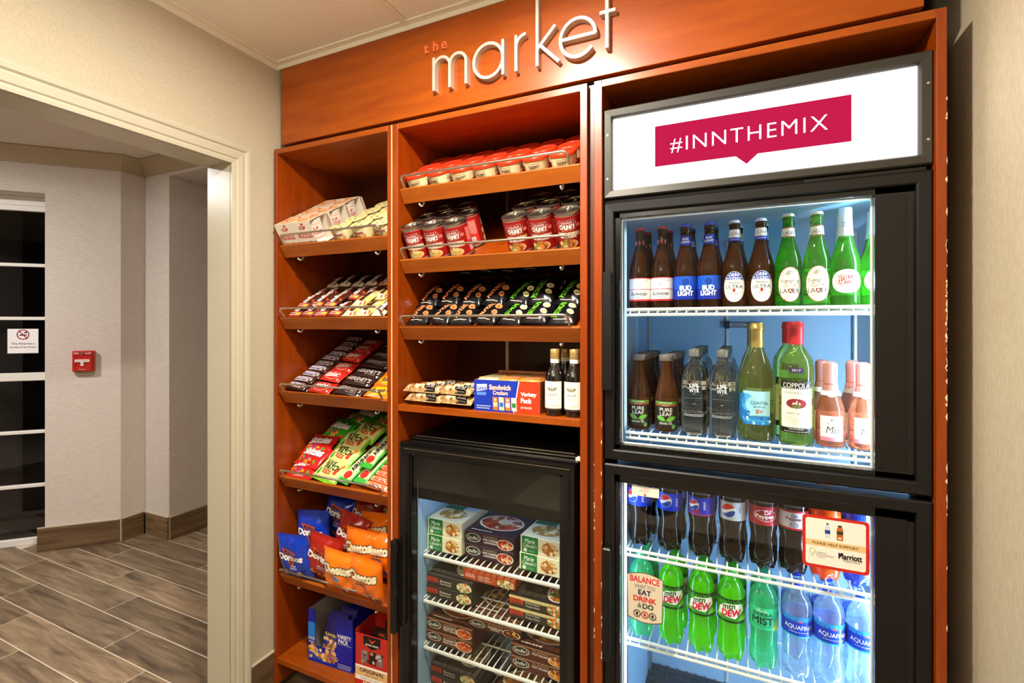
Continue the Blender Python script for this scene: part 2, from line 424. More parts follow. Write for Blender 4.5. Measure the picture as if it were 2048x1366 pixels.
# crown moulding: profile (out from wall, down from ceiling)
cp = [(.088, 0), (.088, .010), (.080, .016), (.066, .022), (.046, .040), (.030, .058), (.022, .064), (.020, .074), (.012, .080), (.012, .090), (0, .092)]
path = [(q0.x, q0.y), pA, pB, (XL-.126, .652)]
cr = MB(); vs = []; fs = []
for o_, d in cp:
    for i, p in enumerate(path):
        P = Vector(p); ns = []
        for (a, b) in ((i-1, i), (i, i+1)):
            if a >= 0 and b < len(path):
                t = (Vector(path[b])-Vector(path[a])).normalized(); ns.append(Vector((t.y, -t.x)))
        n = ns[0] if len(ns) == 1 else (ns[0]+ns[1])/(1+ns[0].dot(ns[1]))
        v = P+n*o_; vs.append((v.x, v.y, HZ-d))
k = len(path)
for i in range(len(cp)-1):
    for j in range(k-1): fs.append((i*k+j, i*k+j+1, (i+1)*k+j+1, (i+1)*k+j))
cr.add(vs, fs); struct('trim_3', cr, CROWNM)
def base_piece(p, q, parent):
    b = MB(); wallseg(b, q, p, 0, .15, .012); b.build('tile', BASEM, parent)
    b = MB(); wallseg(b, q, p, .15, .155, .013); b.build('cap_strip', TRIMM, parent)
bh = struct('baseboard_hall', MB().box(-3.72, .64, 0, -3.70, .645, .14), GROUT)
eA = Vector((pA0[0], pA0[1])) - Vector((s2_, s2_))*.035
for p, q in (((eA.x, eA.y), (-3.725, .500)), ((-3.722, .508), (-3.728, .640)), ((-3.722, .652), (-3.455, .652)), ((-3.453, .655), (-3.453, .955))): base_piece(p, q, bh)
# glazed door with white bars, local x along dirA (right end at 0), local z up
DM = Matrix(((dirA.x, nA.x, 0, dp.x+.05*dirA.x), (dirA.y, nA.y, 0, dp.y+.05*dirA.y), (0, 0, 1, 0), (0, 0, 0, 1)))
fm = MB().box(-1.0, -.045, 2.19, .06, .0, 2.285, .003).box(-1.0, -.045, 0, .06, 0, .046, .003).box(-1.0, -.045, 1.077, .06, .0, 1.13, .003).box(-1.0, -.045, 0, -.90, 0, 2.19, .003)
fm.box(-1.0, -.03, 2.225, .06, .006, 2.232)
dr = struct('door_1', fm, WHITEP)
for z in (1.836, 1.486, .74, .387): MB().box(-.90, -.035, z-.011, .06, .0, z+.011, .003).build('glazing_bar', WHITEP, dr)
zs = [.046, .387, .74, 1.077]; zs2 = [1.13, 1.486, 1.836, 2.19]
for a, b in list(zip(zs, zs[1:]))+list(zip(zs2, zs2[1:])):
    MB().box(-.90, -.022, a, .06, -.018, b).build('pane', NIGHT, dr)
for c in dr.children: c.matrix_parent_inverse = Matrix()
dr.matrix_world = DM
struct('exterior', MB().box(-1.6, .75, 0, .1, .77, 2.5), mat('night_outside', '#0B0A0A', .9)).matrix_world = DM @ Matrix.Rotation(math.pi, 4, 'Z') @ Matrix.Translation((.4, 0, 0))
# smoke-free notice on the glass
ns = empty('notice'); ns.matrix_world = DM
tag(ns, 'white no smoking notice stuck on the hall door glass', 'sign')
MB().box(-.2365, -.0175, 1.258, -.079, -.0155, 1.418, .0005).build('card', ink('#F2F0F2'), ns)
A = Art().ring(0, .045, .033, .033, .006, '#A3122B').rect(-.018, .038, .014, .046, '#2b2b2b').rect(.015, .038, .019, .046, '#A3122B')
A.disc(.012, .058, .008, .004, '#2b2b2b', 10, 1).disc(.02, .064, .006, .003, '#2b2b2b', 10, 1)
A.poly([(-.025, .071), (-.021, .075), (.025, .019), (.021, .015)], '#A3122B')
A.text('This Hotel has a', 0, -.013, .014, '#333333', w=.118).text('Smoke Free Policy', 0, -.038, .015, '#333333', w=.135)
A.build('lettering', ns, flat((-.1575, -.0155, 1.335), (-1, 0, 0), (0, 0, 1)) if False else (lambda u, v, l: Vector((-.1575+u, -.0155+l, 1.335+v))))
# fire alarm pull station on diagonal wall
FM = Matrix(((dirA.x, nA.x, 0, -3.857), (dirA.y, nA.y, 0, .368), (0, 0, 1, 1.209), (0, 0, 0, 1)))
fa = empty('fire_alarm'); tag(fa, 'red pull-down fire alarm box on the hall wall', 'fire alarm')
RED = mat('alarm_red', '#B8261C', .35)
MB().box(-.055, 0, -.067, .055, .036, .067, .004).box(-.048, .034, .036, .048, .040, .064, .002).box(-.048, .034, -.064, .048, .040, -.036, .002).box(-.048, .034, -.04, -.038, .040, .04).box(.038, .034, -.04, .048, .040, .04).build('housing', RED, fa)
MB().box(-.05, 0, -.09, .05, .02, -.064, .003).build('back_box', mat('tan_box', '#A79C86', .6), fa)
MB().box(-.038, .036, -.006, .038, .043, .012, .001).box(-.008, .036, -.03, .008, .043, -.004, .001).build('pull_handle', ink('#F4E4DE'), fa)
A = Art().text('FIRE', -.031, .052, .010, '#F0D8D0', .02).text('ALARM', .030, .052, .010, '#F0D8D0', .02, w=.034).text('PULL DOWN', 0, .0, .007, '#5b5b5b', w=.06) if False else Art().text('FIRE', -.031, .052, .010, '#F0D8D0', .02).text('ALARM', .030, .052, .010, '#F0D8D0', .02, w=.034).text('Fire-Lite', 0, -.051, .007, '#F0D8D0', w=.036)
A.build('lettering', fa, lambda u, v, l: Vector((u, .040+l, v)))
Art().text('PULL DOWN', 0, .003, .008, '#5b5b5b', w=.062).poly([(-.004, -.012), (0, -.018), (.004, -.012)], '#5b5b5b').build('lettering', fa, lambda u, v, l: Vector((u, .043+l, v)))
MB().lathe([(0, .006), (.008, .006), (.009, 0)], 16, cap=False).build('lock', STEEL, fa, 40, M=Matrix.Translation((0, .042, .052)) @ Matrix.Rotation(R(-90), 4, 'X'))
for c in fa.children:
    if c.name.startswith('lock'): c.location = (0, .040, .052)
fa.matrix_world = FM

# ---------------------------------------------------------------- cabinets
Z0, ZT = .03, 2.139
def shelf_peg(x, parent, y=.052, z=0):
    pass
THT = R(31); NV = Vector((0, -math.sin(THT), math.cos(THT))); TV = Vector((0, math.cos(THT), math.sin(THT)))
def tray_matrix(z0):
    p = Vector((0, .017, z0))-.022*NV
    return Matrix(((1, 0, 0, 0), (0, TV.y, NV.y, p.y), (0, TV.z, NV.z, p.z), (0, 0, 0, 1)))
def rail_pts(xa, xb, h, lean=-.005, rad=.014):
    """inverted U guard in tray coordinates: x, t, n"""
    P = [(xa, -.006, .0), (xa, -.006+lean*.6, h-rad)]
    for k in range(1, 6):
        a = math.pi/2*k/6; P.append((xa+rad*(1-math.cos(a)), -.006+lean, h-rad+rad*math.sin(a)))
    P.append((xa+rad, -.006+lean, h))
    Q = [(xa+xb-x, t, n) for x, t, n in P][::-1]
    return P+Q
def slanted_shelf(unit, xa, xb, z0, ra, rb, pegs, depth=.40):
    M = tray_matrix(z0)
    s = MB().box(xa, -.001, -.016, xb, depth, 0).build('slanted_shelf', CHERRYV, unit)
    MB().box(xa, -.013, -.030, xb, -.001, .022, .0015).build('lip', LIPM, s)
    MB().tube([(x, t, n+.018) for x, t, n in rail_pts(ra, rb, .046)], .0040, 8).build('guard_rail', STEEL, s, 60)
    for x in pegs:
        b = MB(); n = 8
        pts = [(x, .014, -.016), (x, .014, -.034), (x, .008, -.043), (x, -.004, -.046), (x, -.013, -.042), (x, -.016, -.034)]
        b.tube(pts, .0030, 6); b.build('shelf_hook', PEGM, s, 60)
    s.matrix_world = M
    return s
lu = empty('shelf_unit', (-1.36, 0, 0)); tag(lu, 'tall narrow cherry wood shelf unit against the beige wall, with five slanted shelves', 'shelf unit')
mu = empty('shelf_unit', (-.73, 0, 0)); tag(mu, 'wide middle cherry wood shelf unit with soup cans and a freezer below', 'shelf unit')
ru = empty('fridge_surround', (.02, 0, 0)); tag(ru, 'cherry wood surround boxed round the tall drinks fridge', 'cabinet')
def up(name, unit, a, b, m=None, c=.0012): 
    o = bx(name, m or CHERRYV, a, b, c); o.parent = unit; o.matrix_parent_inverse = unit.matrix_basis.inverted(); return o
up('side_panel', lu, (-1.654, 0, Z0), (-1.638, .41, ZT)); sr_ = up('side_panel', lu, (-1.097, 0, Z0), (-1.0785, .41, ZT))
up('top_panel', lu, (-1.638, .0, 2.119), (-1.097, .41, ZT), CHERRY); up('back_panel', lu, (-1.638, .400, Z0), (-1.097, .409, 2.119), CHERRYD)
up('bottom_shelf', lu, (-1.638, .001, .115), (-1.097, .40, .137), CHERRY)
up('edge_strip', lu, (-1.0785, -.001, .1), (-1.0755, .004, ZT-.002), mat('pale_edge_strip', '#F0C68C', .4), 0)
up('standard_rail', lu, (-1.30, .394, .2), (-1.285, .4005, 2.09), STEEL)
up('side_panel', mu, (-1.0755, 0, Z0), (-1.052, .41, ZT)); up('side_panel', mu, (-.405, 0, Z0), (-.384, .41, ZT))
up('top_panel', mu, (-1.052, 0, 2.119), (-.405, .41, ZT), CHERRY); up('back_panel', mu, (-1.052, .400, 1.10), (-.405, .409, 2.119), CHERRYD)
up('flat_shelf', mu, (-1.052, .001, 1.152), (-.405, .40, 1.174), CHERRY)
up('standard_rail', mu, (-.83, .394, 1.18), (-.815, .4005, 2.09), STEEL)
for k_, zz in (('S1', 1.764), ('S2', 1.480), ('S3', 1.188), ('S4', .854), ('S5', .470)):
    slanted_shelf(lu, -1.634, -1.099, zz, -1.608, -1.126, (-1.56, -1.175)).parent = lu
for k_, zz in (('M1', 1.919), ('M2', 1.676), ('M3', 1.446)):
    slanted_shelf(mu, -1.050, -.407, zz, -1.031, -.440, (-.985, -.475)).parent = mu
for u in (lu, mu):
    for c in u.children:
        if c.name.startswith('slanted'): c.matrix_parent_inverse = u.matrix_basis.inverted()
up('side_panel', ru, (-.364, 0, 0), (-.341, .66, ZT)); rp = up('side_panel', ru, (.400, 0, 0), (.418, .66, ZT))
up('top_rail', ru, (-.341, 0, 2.119), (.400, .66, ZT), CHERRY)
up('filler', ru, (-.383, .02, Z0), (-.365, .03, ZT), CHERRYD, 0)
rgc = random.Random(4)
ch = MB()
for i in range(46):                                    # chipped veneer on the right upright's outer edge and the left upright
    z = rgc.choice((rgc.uniform(1.2, 1.97), rgc.uniform(1.2, 1.97), rgc.uniform(.5, 1.2))); w = rgc.uniform(.0015, .0045); h = rgc.uniform(.003, .014)
    ch.add([(.4182, -.0004, z-h), (.4182-w, -.0004, z), (.4182-w*.4, -.0004, z+h*.7), (.4182, -.0004, z+h)], [(0, 3, 2, 1)])
o = ch.build('chipped_edge', CHIP); o.parent = ru; o.matrix_parent_inverse = ru.matrix_basis.inverted(); o['kind'] = 'stuff'
ch = MB()
for i in range(24):
    z = rgc.uniform(.5, 1.2); x = rgc.choice((-.3411, -.364)); w = rgc.uniform(.001, .004)*(1 if x < -.35 else -1); h = rgc.uniform(.002, .01)
    ch.add([(x, -.0004, z-h), (x+w, -.0004, z), (x, -.0004, z+h)], [(0, 1, 2) if w > 0 else (0, 2, 1)])
o = ch.build('chipped_edge', CHIP); o.parent = ru; o.matrix_parent_inverse = ru.matrix_basis.inverted(); o['kind'] = 'stuff'
# fascia board with raised letters
fs_ = empty('sign_fascia', (-.62, .03, 2.163)); tag(fs_, 'wide cherry wood fascia board with raised metal lettering above the shelves', 'sign board')
def upf(o): o.parent = fs_; o.matrix_parent_inverse = fs_.matrix_basis.inverted(); return o
upf(bx('board', FASCIAM, (-1.651, .03, 2.166), (.387, .05, 2.4685), .0015))
upf(bx('rear_box', DARK, (-1.651, .05, 2.16), (.387, .40, 2.47)))
LET = mat('satin_metal_letter', '#C6BEB0', .42, .25)
def stroke(mb, pts, w, d, closed=False):
    """thin upright bar following pts (x, z) on the fascia"""
    P = [Vector(p) for p in pts]; n = len(P); Lp = []; Rp = []
    for i, p in enumerate(P):
        a = P[i-1] if (i or closed) else None; b = P[(i+1) % n] if (i < n-1 or closed) else None
        ts = [t for t in ((p-a).normalized() if a is not None else None, (b-p).normalized() if b is not None else None) if t is not None]
        ns_ = [Vector((-t.y, t.x)) for t in ts]
        nn = ns_[0] if len(ns_) == 1 else (ns_[0]+ns_[1])/(1+ns_[0].dot(ns_[1]))
        Lp.append(p+nn*w/2); Rp.append(p-nn*w/2)
    yf, yb = .03-d, .03; vs = []
    for l, r in zip(Lp, Rp): vs += [(l.x, yf, l.y), (r.x, yf, r.y), (r.x, yb, r.y), (l.x, yb, l.y)]
    fs = []
    for i in range(n if closed else n-1):
        j = (i+1) % n
        for k in range(4): fs.append((4*i+k, 4*i+(k+1) % 4, 4*j+(k+1) % 4, 4*j+k))
    if not closed: fs += [(0, 1, 2, 3), tuple(4*(n-1)+k for k in (3, 2, 1, 0))]
    mb.add(vs, fs)
def arc(cx, cz, r, a0, a1, n=14, rz=None): return [(cx+r*math.cos(R(a0+(a1-a0)*i/n)), cz+(rz or r)*math.sin(R(a0+(a1-a0)*i/n))) for i in range(n+1)]
BL, XH, SW, DP = 2.226, 2.336, .0095, .022
def letter(*strokes):
    mb = MB()
    for i, (p, cl) in enumerate(strokes): stroke(mb, p, SW, DP-.0006*i, cl)
    return upf(mb.build('letter', LET))
letter(([(-.911, BL), (-.911, XH)], 0), ([(-.911, 2.29)]+arc(-.880, XH-.031-.004, .0305, 175, 0, 12)+[(-.8495, BL)], 0), ([(-.8495, 2.29)]+arc(-.819, XH-.031-.004, .0305, 175, 0, 12)+[(-.7885, BL)], 0))
letter((arc(-.7075, 2.281, .0515, 0, 360-15, 28, .0535)[:-0 or None], 1), ([(-.656, BL), (-.656, XH)], 0))
letter(([(-.611, BL), (-.611, XH)], 0), ([(-.611, 2.29)]+arc(-.577, 2.30, .034, 170, 92, 8), 0))
letter(([(-.541, BL), (-.541, 2.438)], 0), ([(-.541, 2.277), (-.484, XH)], 0), ([(-.532, 2.287), (-.473, BL)], 0))
letter((arc(-.415, 2.282, .0525, 0, 322, 30, .0555), 0), ([(-.466, 2.284), (-.3605, 2.284)], 0))
letter(([(-.329, 2.231), (-.329, 2.405)], 0), ([(-.350, 2.334), (-.305, 2.334)], 0))
SAL = mat('salmon_letter', '#E8693E', .5)
for t, x in (('t', -.950), ('h', -.915), ('e', -.880)):
    v2, f2, x0, x1, y0, y1 = text2d(t, .015)
    k = {'t': .030, 'h': .034, 'e': .024}[t]/(y1-y0); zb = {'t': 2.366, 'h': 2.366, 'e': 2.3655}[t]
    cs_ = bpy.data.curves.new('t', 'FONT'); cs_.body = t; cs_.size = k; cs_.offset = .015*k; cs_.extrude = .004; cs_.resolution_u = 3
    oo = bpy.data.objects.new('t', cs_); COL.objects.link(oo)
    me = bpy.data.meshes.new_from_object(oo.evaluated_get(bpy.context.evaluated_depsgraph_get())); bpy.data.objects.remove(oo)
    me.materials.append(SAL); lo = bpy.data.objects.new('letter', me); COL.objects.link(lo)
    lo.matrix_world = Matrix.Translation((x-(x1-x0)/2*k, .026, zb-y0*k)) @ Matrix.Rotation(R(90), 4, 'X'); 
    bpy.context.view_layer.update(); lo['label'] = 'small salmon pink letter'; mw = lo.matrix_world.copy(); lo.parent = fs_; lo.matrix_parent_inverse = fs_.matrix_basis.inverted(); lo.matrix_basis = mw
MB().lathe([(0, .002), (.003, .0015), (.0035, 0)], 10, cap=False)
# ---------------------------------------------------------------- drinks fridge
def adopt(o, root): o.parent = root; o.matrix_parent_inverse = root.matrix_basis.inverted(); return o
def frame_ring(mb, x0, z0, x1, z1, w, y0, y1, c=.002, wr=None, wt=None, wb=None):
    wr = wr or w; wt = wt or w; wb = wb or w
    mb.box(x0, y0, z0, x0+w, y1, z1, c).box(x1-wr, y0, z0, x1, y1, z1, c).box(x0+w-.001, y0, z1-wt, x1-wr+.001, y1, z1, c).box(x0+w-.001, y0, z0, x1-wr+.001, y1, z0+wb, c)
    return mb
def mitre_frame(mb, x0, z0, x1, z1, prof):
    """moulded frame: profile of (inset, y) swept round a rectangle, mitred"""
    vs = []; fs = []
    for o, y in prof: vs += [(x0+o, y, z0+o), (x1-o, y, z0+o), (x1-o, y, z1-o), (x0+o, y, z1-o)]
    for i in range(len(prof)-1):
        for k in range(4): fs.append((4*i+k, 4*i+(k+1) % 4, 4*i+4+(k+1) % 4, 4*i+4+k))
    return mb.add(vs, fs)
fr = empty('drinks_fridge', (.03, .35, .03)); tag(fr, 'tall black two-door glass fridge with a lit white sign on top', 'fridge')
FX0, FX1 = -.340, .394
adopt(MB().box(FX0, .062, .04, FX1, .70, .075, .002).box(FX0, .062, .04, FX0+.022, .70, 1.80).box(FX1-.018, .062, .04, FX1, .70, 1.80).box(FX0, .682, .04, FX1, .70, 1.80).box(FX0, .03, 1.785, FX1, .70, 2.050, .002)
      .box(FX0, .025, 0, FX1, .66, .045).build('body', BLACK), fr)
lin_ = MB().box(FX0+.022, .064, .075, FX0+.030, .682, 1.785).box(FX1-.026, .064, .075, FX1-.018, .682, 1.785).box(FX0+.022, .664, .075, FX1-.018, .682, 1.785).box(FX0+.022, .064, .07, FX1-.018, .682, .083).box(FX0+.022, .064, 1.765, FX1-.018, .682, 1.786)
adopt(lin_.build('liner', LINER), fr)
fp = MB().box(-.31, .07, .083, .366, .66, .088)
for k in range(1, 17): fp.box(-.31, .07+.035*k, .088, .366, .074+.035*k, .093)
for k in range(1, 20): fp.box(-.31+.034*k, .07, .088, -.306+.034*k, .66, .093)
adopt(fp.build('floor_grille', mat('dark_teal_grille', '#2E4650', .5)), fr)
for za, zb, e_ in ((.12, 1.0, 30.), (1.13, 1.74, 5.)):
    adopt(MB().box(-.3095, .0645, za, -.3035, .070, zb).build('lamp_strip', mat('lamp_strip_glow', '#FFFFFF', emit='#C8E6FF', es=e_)), fr)
for x in (-.30, .365):
    for y in (.13, .60): adopt(MB().box(x-.004, y-.008, .09, x+.004, y+.008, 1.76).build('shelf_standard', STEEL), fr)
adopt(MB().box(-.03, .655, .10, -.022, .664, 1.76).build('back_seam', WIREM), fr)
# header light box
hd = adopt(mitre_frame(MB(), FX0, 1.806, FX1+.0052, 2.058, [(0, .05), (0, .017), (.003, .014), (.020, .016), (.024, .022), (.026, .028)]).build('sign_frame', mat('dark_grey_metal', '#3A3833', .42, .5)), fr)
SIGNW = mat('lit_sign_white', '#FFFFFF', .4, emit='#FBF7FF', es=2.3)
SIGNR = mat('lit_sign_red', '#000000', .5, spec=0., emit='#D0204F', es=.95)
MB().box(FX0+.02, .027, 1.826, FX1-.012, .032, 2.038).build('sign_panel', SIGNW, hd)
A = Art().rect(-.200, 1.8815, .250, 1.9925, SIGNR).poly([(.001, 1.882), (.027, 1.8585), (.053, 1.882)], SIGNR).text('#INNTHEMIX', .0215, 1.9335, .0405, SIGNW, -.012, w=.362, sp=1.15)
A.build('sign_print', hd, lambda u, v, l: Vector((u, .0268-l, v)))
for x, z in ((FX0+.011, 1.86), (FX0+.011, 1.985), (FX1-.004, 1.86), (FX1-.004, 1.985)):
    MB().lathe([(.0035, 0), (.003, .0015), (0, .002)], 10, cap=False, M=Matrix.Translation((x, .0155, z)) @ Matrix.Rotation(R(90), 4, 'X')).build('screw', STEEL, hd, 40)
def fridge_door(name, z0, z1, g0, g1):
    d = adopt(mitre_frame(MB(), FX0, z0, FX1+.0052, z1, [(0, .060), (0, .019), (.004, .015), (.026, .016), (.029, .019), (.030, .030)]).build(name, BLACK), fr)
    mb = MB(); x0, x1 = FX0+.028, FX1-.02
    mb.box(x0, .029, z0+.028, -.297, .058, z1-.028).box(.296, .029, z0+.028, x1+.001, .058, z1-.028).box(x0, .029, g1, x1, .058, z1-.028).box(x0, .029, z0+.028, x1, .058, g0)
    mb.build('glass_border', BLACKG, d)
    MB().box(.296, .0275, z0+.05, .355, .029, z1-.05, .0005).build('hinge_panel', BLACK, d)
    MB().box(-.299, .034, g0-.002, .298, .037, g1+.002).build('glass', PANE, d)
    frame_ring(MB(), -.3, g0-.003, .299, g1+.003, .006, .052, .060, .001).build('gasket', WHITEP, d)
    return d
ud = fridge_door('upper_door', 1.066, 1.794, 1.108, 1.751); ld = fridge_door('lower_door', .075, 1.054, .118, 1.001)
h = MB().box(-.3405, -.004, 1.262, -.314, .016, 1.597, .004).build('handle', BLACK, ud)
MB().box(-.3405, -.004, .50, -.314, .016, .82, .004).build('handle', BLACK, ld)
MB().box(.15, .028, 1.794, .392, .05, 1.806, .002).build('hinge', BLACKG, ud)
for (za, zb) in ((.12, 1.0), (1.13, 1.74)):
    t = adopt(MB().lathe([(.011, za), (.011, zb)], 12, M=Matrix.Translation((.338, .085, 0))).build('lamp_tube', TUBEM, None, 60), fr)
    adopt(MB().box(.352, .07, za-.01, .356, .115, zb+.01).build('lamp_back', WHITEP), fr)
def wire_shelf(root, x0, x1, z, y0, y1, n, r=.0022, lip=.0145, band=False):
    s = adopt(MB().box(x0, y1-.004, z-.004, x1, y1, z+.002).build('wire_shelf', WIREM), root)
    b = MB()
    if band:
        b.box(x0, y0-.005, z-.020, x1, y0+.003, z-.006, .003)
        for k in range(n):
            x = x0+(x1-x0)*(k+.5)/n; b.tube([(x, y0+.02, z-.003), (x, y0, z-.004), (x, y0-.004, z-.010)], .0024, 5)
    else: b.tube([(x0, y0, z+.001), (x1, y0, z+.001)], .0048, 8).tube([(x0, y0, z-lip), (x1, y0, z-lip)], .0046, 8)
    for k in range(0 if band else n): 
        x = x0+(x1-x0)*(k+.5)/n; b.box(x-.0022, y0-.002, z-lip, x+.0022, y0+.002, z+.002)
    b.build('front_rail', WIREM, s, 60)
    b = MB()
    for k in range(n):
        x = x0+(x1-x0)*(k+.5)/n; b.tube([(x, y0, z-.003), (x, y1, z-.003)], r, 5)
    for x in (x0+.003, x1-.003): b.tube([(x, y0, z-.001), (x, y1, z-.001)], .003, 5)
    for k in range(1, 4): y = y0+(y1-y0)*k/3; b.tube([(x0, y, z-.006), (x1, y, z-.006)], .003, 5)
    w = b.build('shelf_wires', WIREM, s, 60); w['kind'] = 'stuff'
    return s
for z in (1.491, 1.131, .788, .528): wire_shelf(fr, -.292, .330, z, .088, .60, 24)
# stickers on the lower door
DS = lambda ox, oz: (lambda u, v, l: Vector((ox+u, .0336-l, oz+v)))
A = Art().rect(-.037, -.0135, .037, .0135, '#E9E2D2').text('MODELO', -.003, .0005, .0055, '#8A4A40', w=.026).lines(-.015, .004, .012, .011, 2, '#B9AD9C').disc(-.001, -.0085, .0035, .0035, '#C4644A', 10, 1)
A.build('sticker', ld, DS(-.227, .983))
n_ = 8; top = [(.050-.1*i/n_, .060+.011*math.sin(math.pi*i/n_)) for i in range(n_+1)]; bot = [(-.047+.094*i/n_, -.060-.010*math.sin(math.pi*i/n_)) for i in range(n_+1)]
sc_ = lambda P, k: [(x*k, y*k) for x, y in P]
A = Art().poly(top+bot, '#5A4632').poly(sc_(top+bot, .965), '#D9CDB4')
A.text('BALANCE', 0, .050, .0165, '#D3232B', .03, w=.080).text('WHAT YOU', 0, .0305, .011, '#4B4548', w=.056).text('EAT', 0, .015, .014, '#1E2150', .03).text('DRINK', 0, -.004, .014, '#D3232B', .03)
A.text('&', -.014, -.022, .013, '#4B4548').text('DO', .009, -.022, .0135, '#18392B', .03)
for i, c in enumerate(('#3B2A26', '#B8242A', '#3B2A26')): A.ring(-.021+.021*i, -.046, .010, .010, .0022, c).disc(-.021+.021*i, -.046, .0035, .005, c, 8, 1)
A.build('sticker', ld, DS(-.2285, .686))
def rrect(x0, y0, x1, y1, r, n=5):
    P = []
    for cx, cy, a in ((x1-r, y0+r, -90), (x1-r, y1-r, 0), (x0+r, y1-r, 90), (x0+r, y0+r, 180)):
        P += [(cx+r*math.cos(R(a+90*k/n)), cy+r*math.sin(R(a+90*k/n))) for k in range(n+1)]
    return P
A = Art().poly(rrect(-.068, -.063, .068, .063, .008), '#C22A1C').poly(rrect(-.061, -.056, .061, .056, .006), '#EFE9DC').rect(-.061, -.011, .061, .004, '#E2BE86')
A.text('PLEASE HELP SUPPORT', 0, -.0035, .0065, '#6B4A26', .02, w=.093)
A.rect(-.021, .012, -.010, .037, '#C9D3DC').rect(-.021, .022, -.010, .031, '#1F3F86').poly([(-.021, .037), (-.010, .037), (-.0135, .044), (-.0175, .044)], '#C9D3DC').rect(-.018, .044, -.013, .0475, '#2A3550')
A.rect(.003, .010, .016, .036, '#B5622A').rect(.003, .024, .016, .032, '#3C3A2E').poly([(.003, .036), (.016, .036), (.0135, .042), (.0055, .042)], '#B5622A').rect(.0055, .042, .0135, .046, '#2b2018').rect(.006, .013, .013, .017, '#E8D9B8')
A.ring(-.047, -.024, .0062, .0075, .0016, '#C9BC86').rect(-.0485, -.036, -.0455, -.0345, '#8f7f5f')
A.text("Children's", -.028, -.026, .0042, '#7A6A66', w=.020, ).text('Miracle Network', -.0205, -.0315, .0042, '#7A6A66', w=.035).text('Hospitals', -.029, -.037, .0042, '#B98D80', w=.018)
A.text('Marriott', .030, -.026, .0135, '#18161A', .03, w=.046).poly([(.006, -.031), (.0115, -.0185), (.014, -.0185), (.0085, -.031)], '#18161A').text('INTERNATIONAL', .033, -.0365, .0036, '#3b3838', w=.034)
A.build('sticker', ld, DS(.2185, .9215))
# thermometer hanging inside
th = tag(MB().box(-.02, .640, 1.437, .072, .648, 1.457, .001).box(-.036, .636, 1.433, -.018, .65, 1.462, .002).box(.068, .636, 1.436, .084, .65, 1.458, .002).build('thermometer', ink('#2A3038')), 'small strip thermometer hung on the back wall of the fridge', 'thermometer')
Art().rect(-.018, 1.44, .066, 1.454, '#A8BCD0').rect(-.012, 1.445, .03, 1.448, '#B8304A').lines(-.01, 1.449, .06, 1.4535, 1, '#3b4a5a').lines(-.01, 1.4405, .06, 1.4445, 1, '#3b4a5a').build('scale', th, lambda u, v, l: Vector((u, .6395-l, v)))

# ---------------------------------------------------------------- freezer under the middle shelf
fz = empty('freezer', (-.73, .2, .03)); tag(fz, 'small black glass-door freezer holding boxed frozen meals', 'freezer')
ZX0, ZX1 = -1.048, -.418
adopt(MB().box(ZX0+.01, .06, .03, ZX0+.035, .395, 1.05).box(ZX1-.045, .06, .03, ZX1-.004, .395, 1.05).box(ZX0+.01, .38, .03, ZX1-.004, .395, 1.05).box(ZX0+.01, .06, .905, ZX1-.004, .395, 1.056, .002).box(ZX0+.01, .03, .03, ZX1-.004, .395, .07).build('body', BLACK), fz)
adopt(MB().box(ZX0+.035, .062, .07, ZX0+.041, .38, .906).box(ZX1-.051, .062, .07, ZX1-.045, .38, .906).box(ZX0+.035, .374, .07, ZX1-.045, .38, .906).box(ZX0+.035, .062, .905, ZX1-.045, .38, .911).build('liner', LINER), fz)
adopt(MB().box(ZX0+.022, .050, 1.049, ZX1+.0, .058, 1.0535).box(ZX0+.03, .055, 1.058, ZX1-.02, .062, 1.061).build('chrome_strip', CHROME), fz)
adopt(MB().box(ZX1-.012, .035, 1.043, ZX1+.012, .058, 1.054, .002).build('hinge', mat('cream_bracket', '#D9D2B6', .5)), fz)
zd = adopt(mitre_frame(MB(), ZX0, .075, ZX1, 1.046, [(0, .045), (0, .012), (.005, .0), (.012, -.001), (.026, .004), (.040, .005), (.042, .012)]).build('freezer_door', BLACKG), fz)
MB().box(ZX0+.002, .0015, 1.0255, ZX1-.015, .003, 1.0285).build('trim_line', STEEL, zd)
MB().box(ZX0+.04, .010, .10, -1.001, .04, 1.02).box(-.470, .010, .10, ZX1-.04, .04, 1.02).box(ZX0+.04, .010, 1.0, ZX1-.04, .04, 1.02).box(ZX0+.04, .010, .10, ZX1-.04, .04, .12).build('glass_border', BLACKG, zd)
MB().box(-1.002, .014, .118, -.469, .018, 1.002).build('glass', PANE, zd)
MB().box(-1.0, .045, .846, -.45, .06, 1.0).build('header_panel', BLACK, zd)
hb = MB().box(-1.057, -.04, .407, -1.032, -.008, .722, .006).build('handle', BLACKG, zd)
MB().box(-1.045, -.012, .42, -1.034, .006, .45).box(-1.045, -.012, .68, -1.034, .006, .71).build('handle_mount', BLACK, zd)
adopt(MB().box(-1.0, .064, .868, -.47, .076, .885).build('lamp_tube', mat('freezer_lamp', '#FFFFFF', emit='#BBD6FF', es=11.)), fz)
for z in (.644, .482, .318, .15): wire_shelf(fz, -1.004, -.472, z, .085, .365, 22, .002, .014, True)
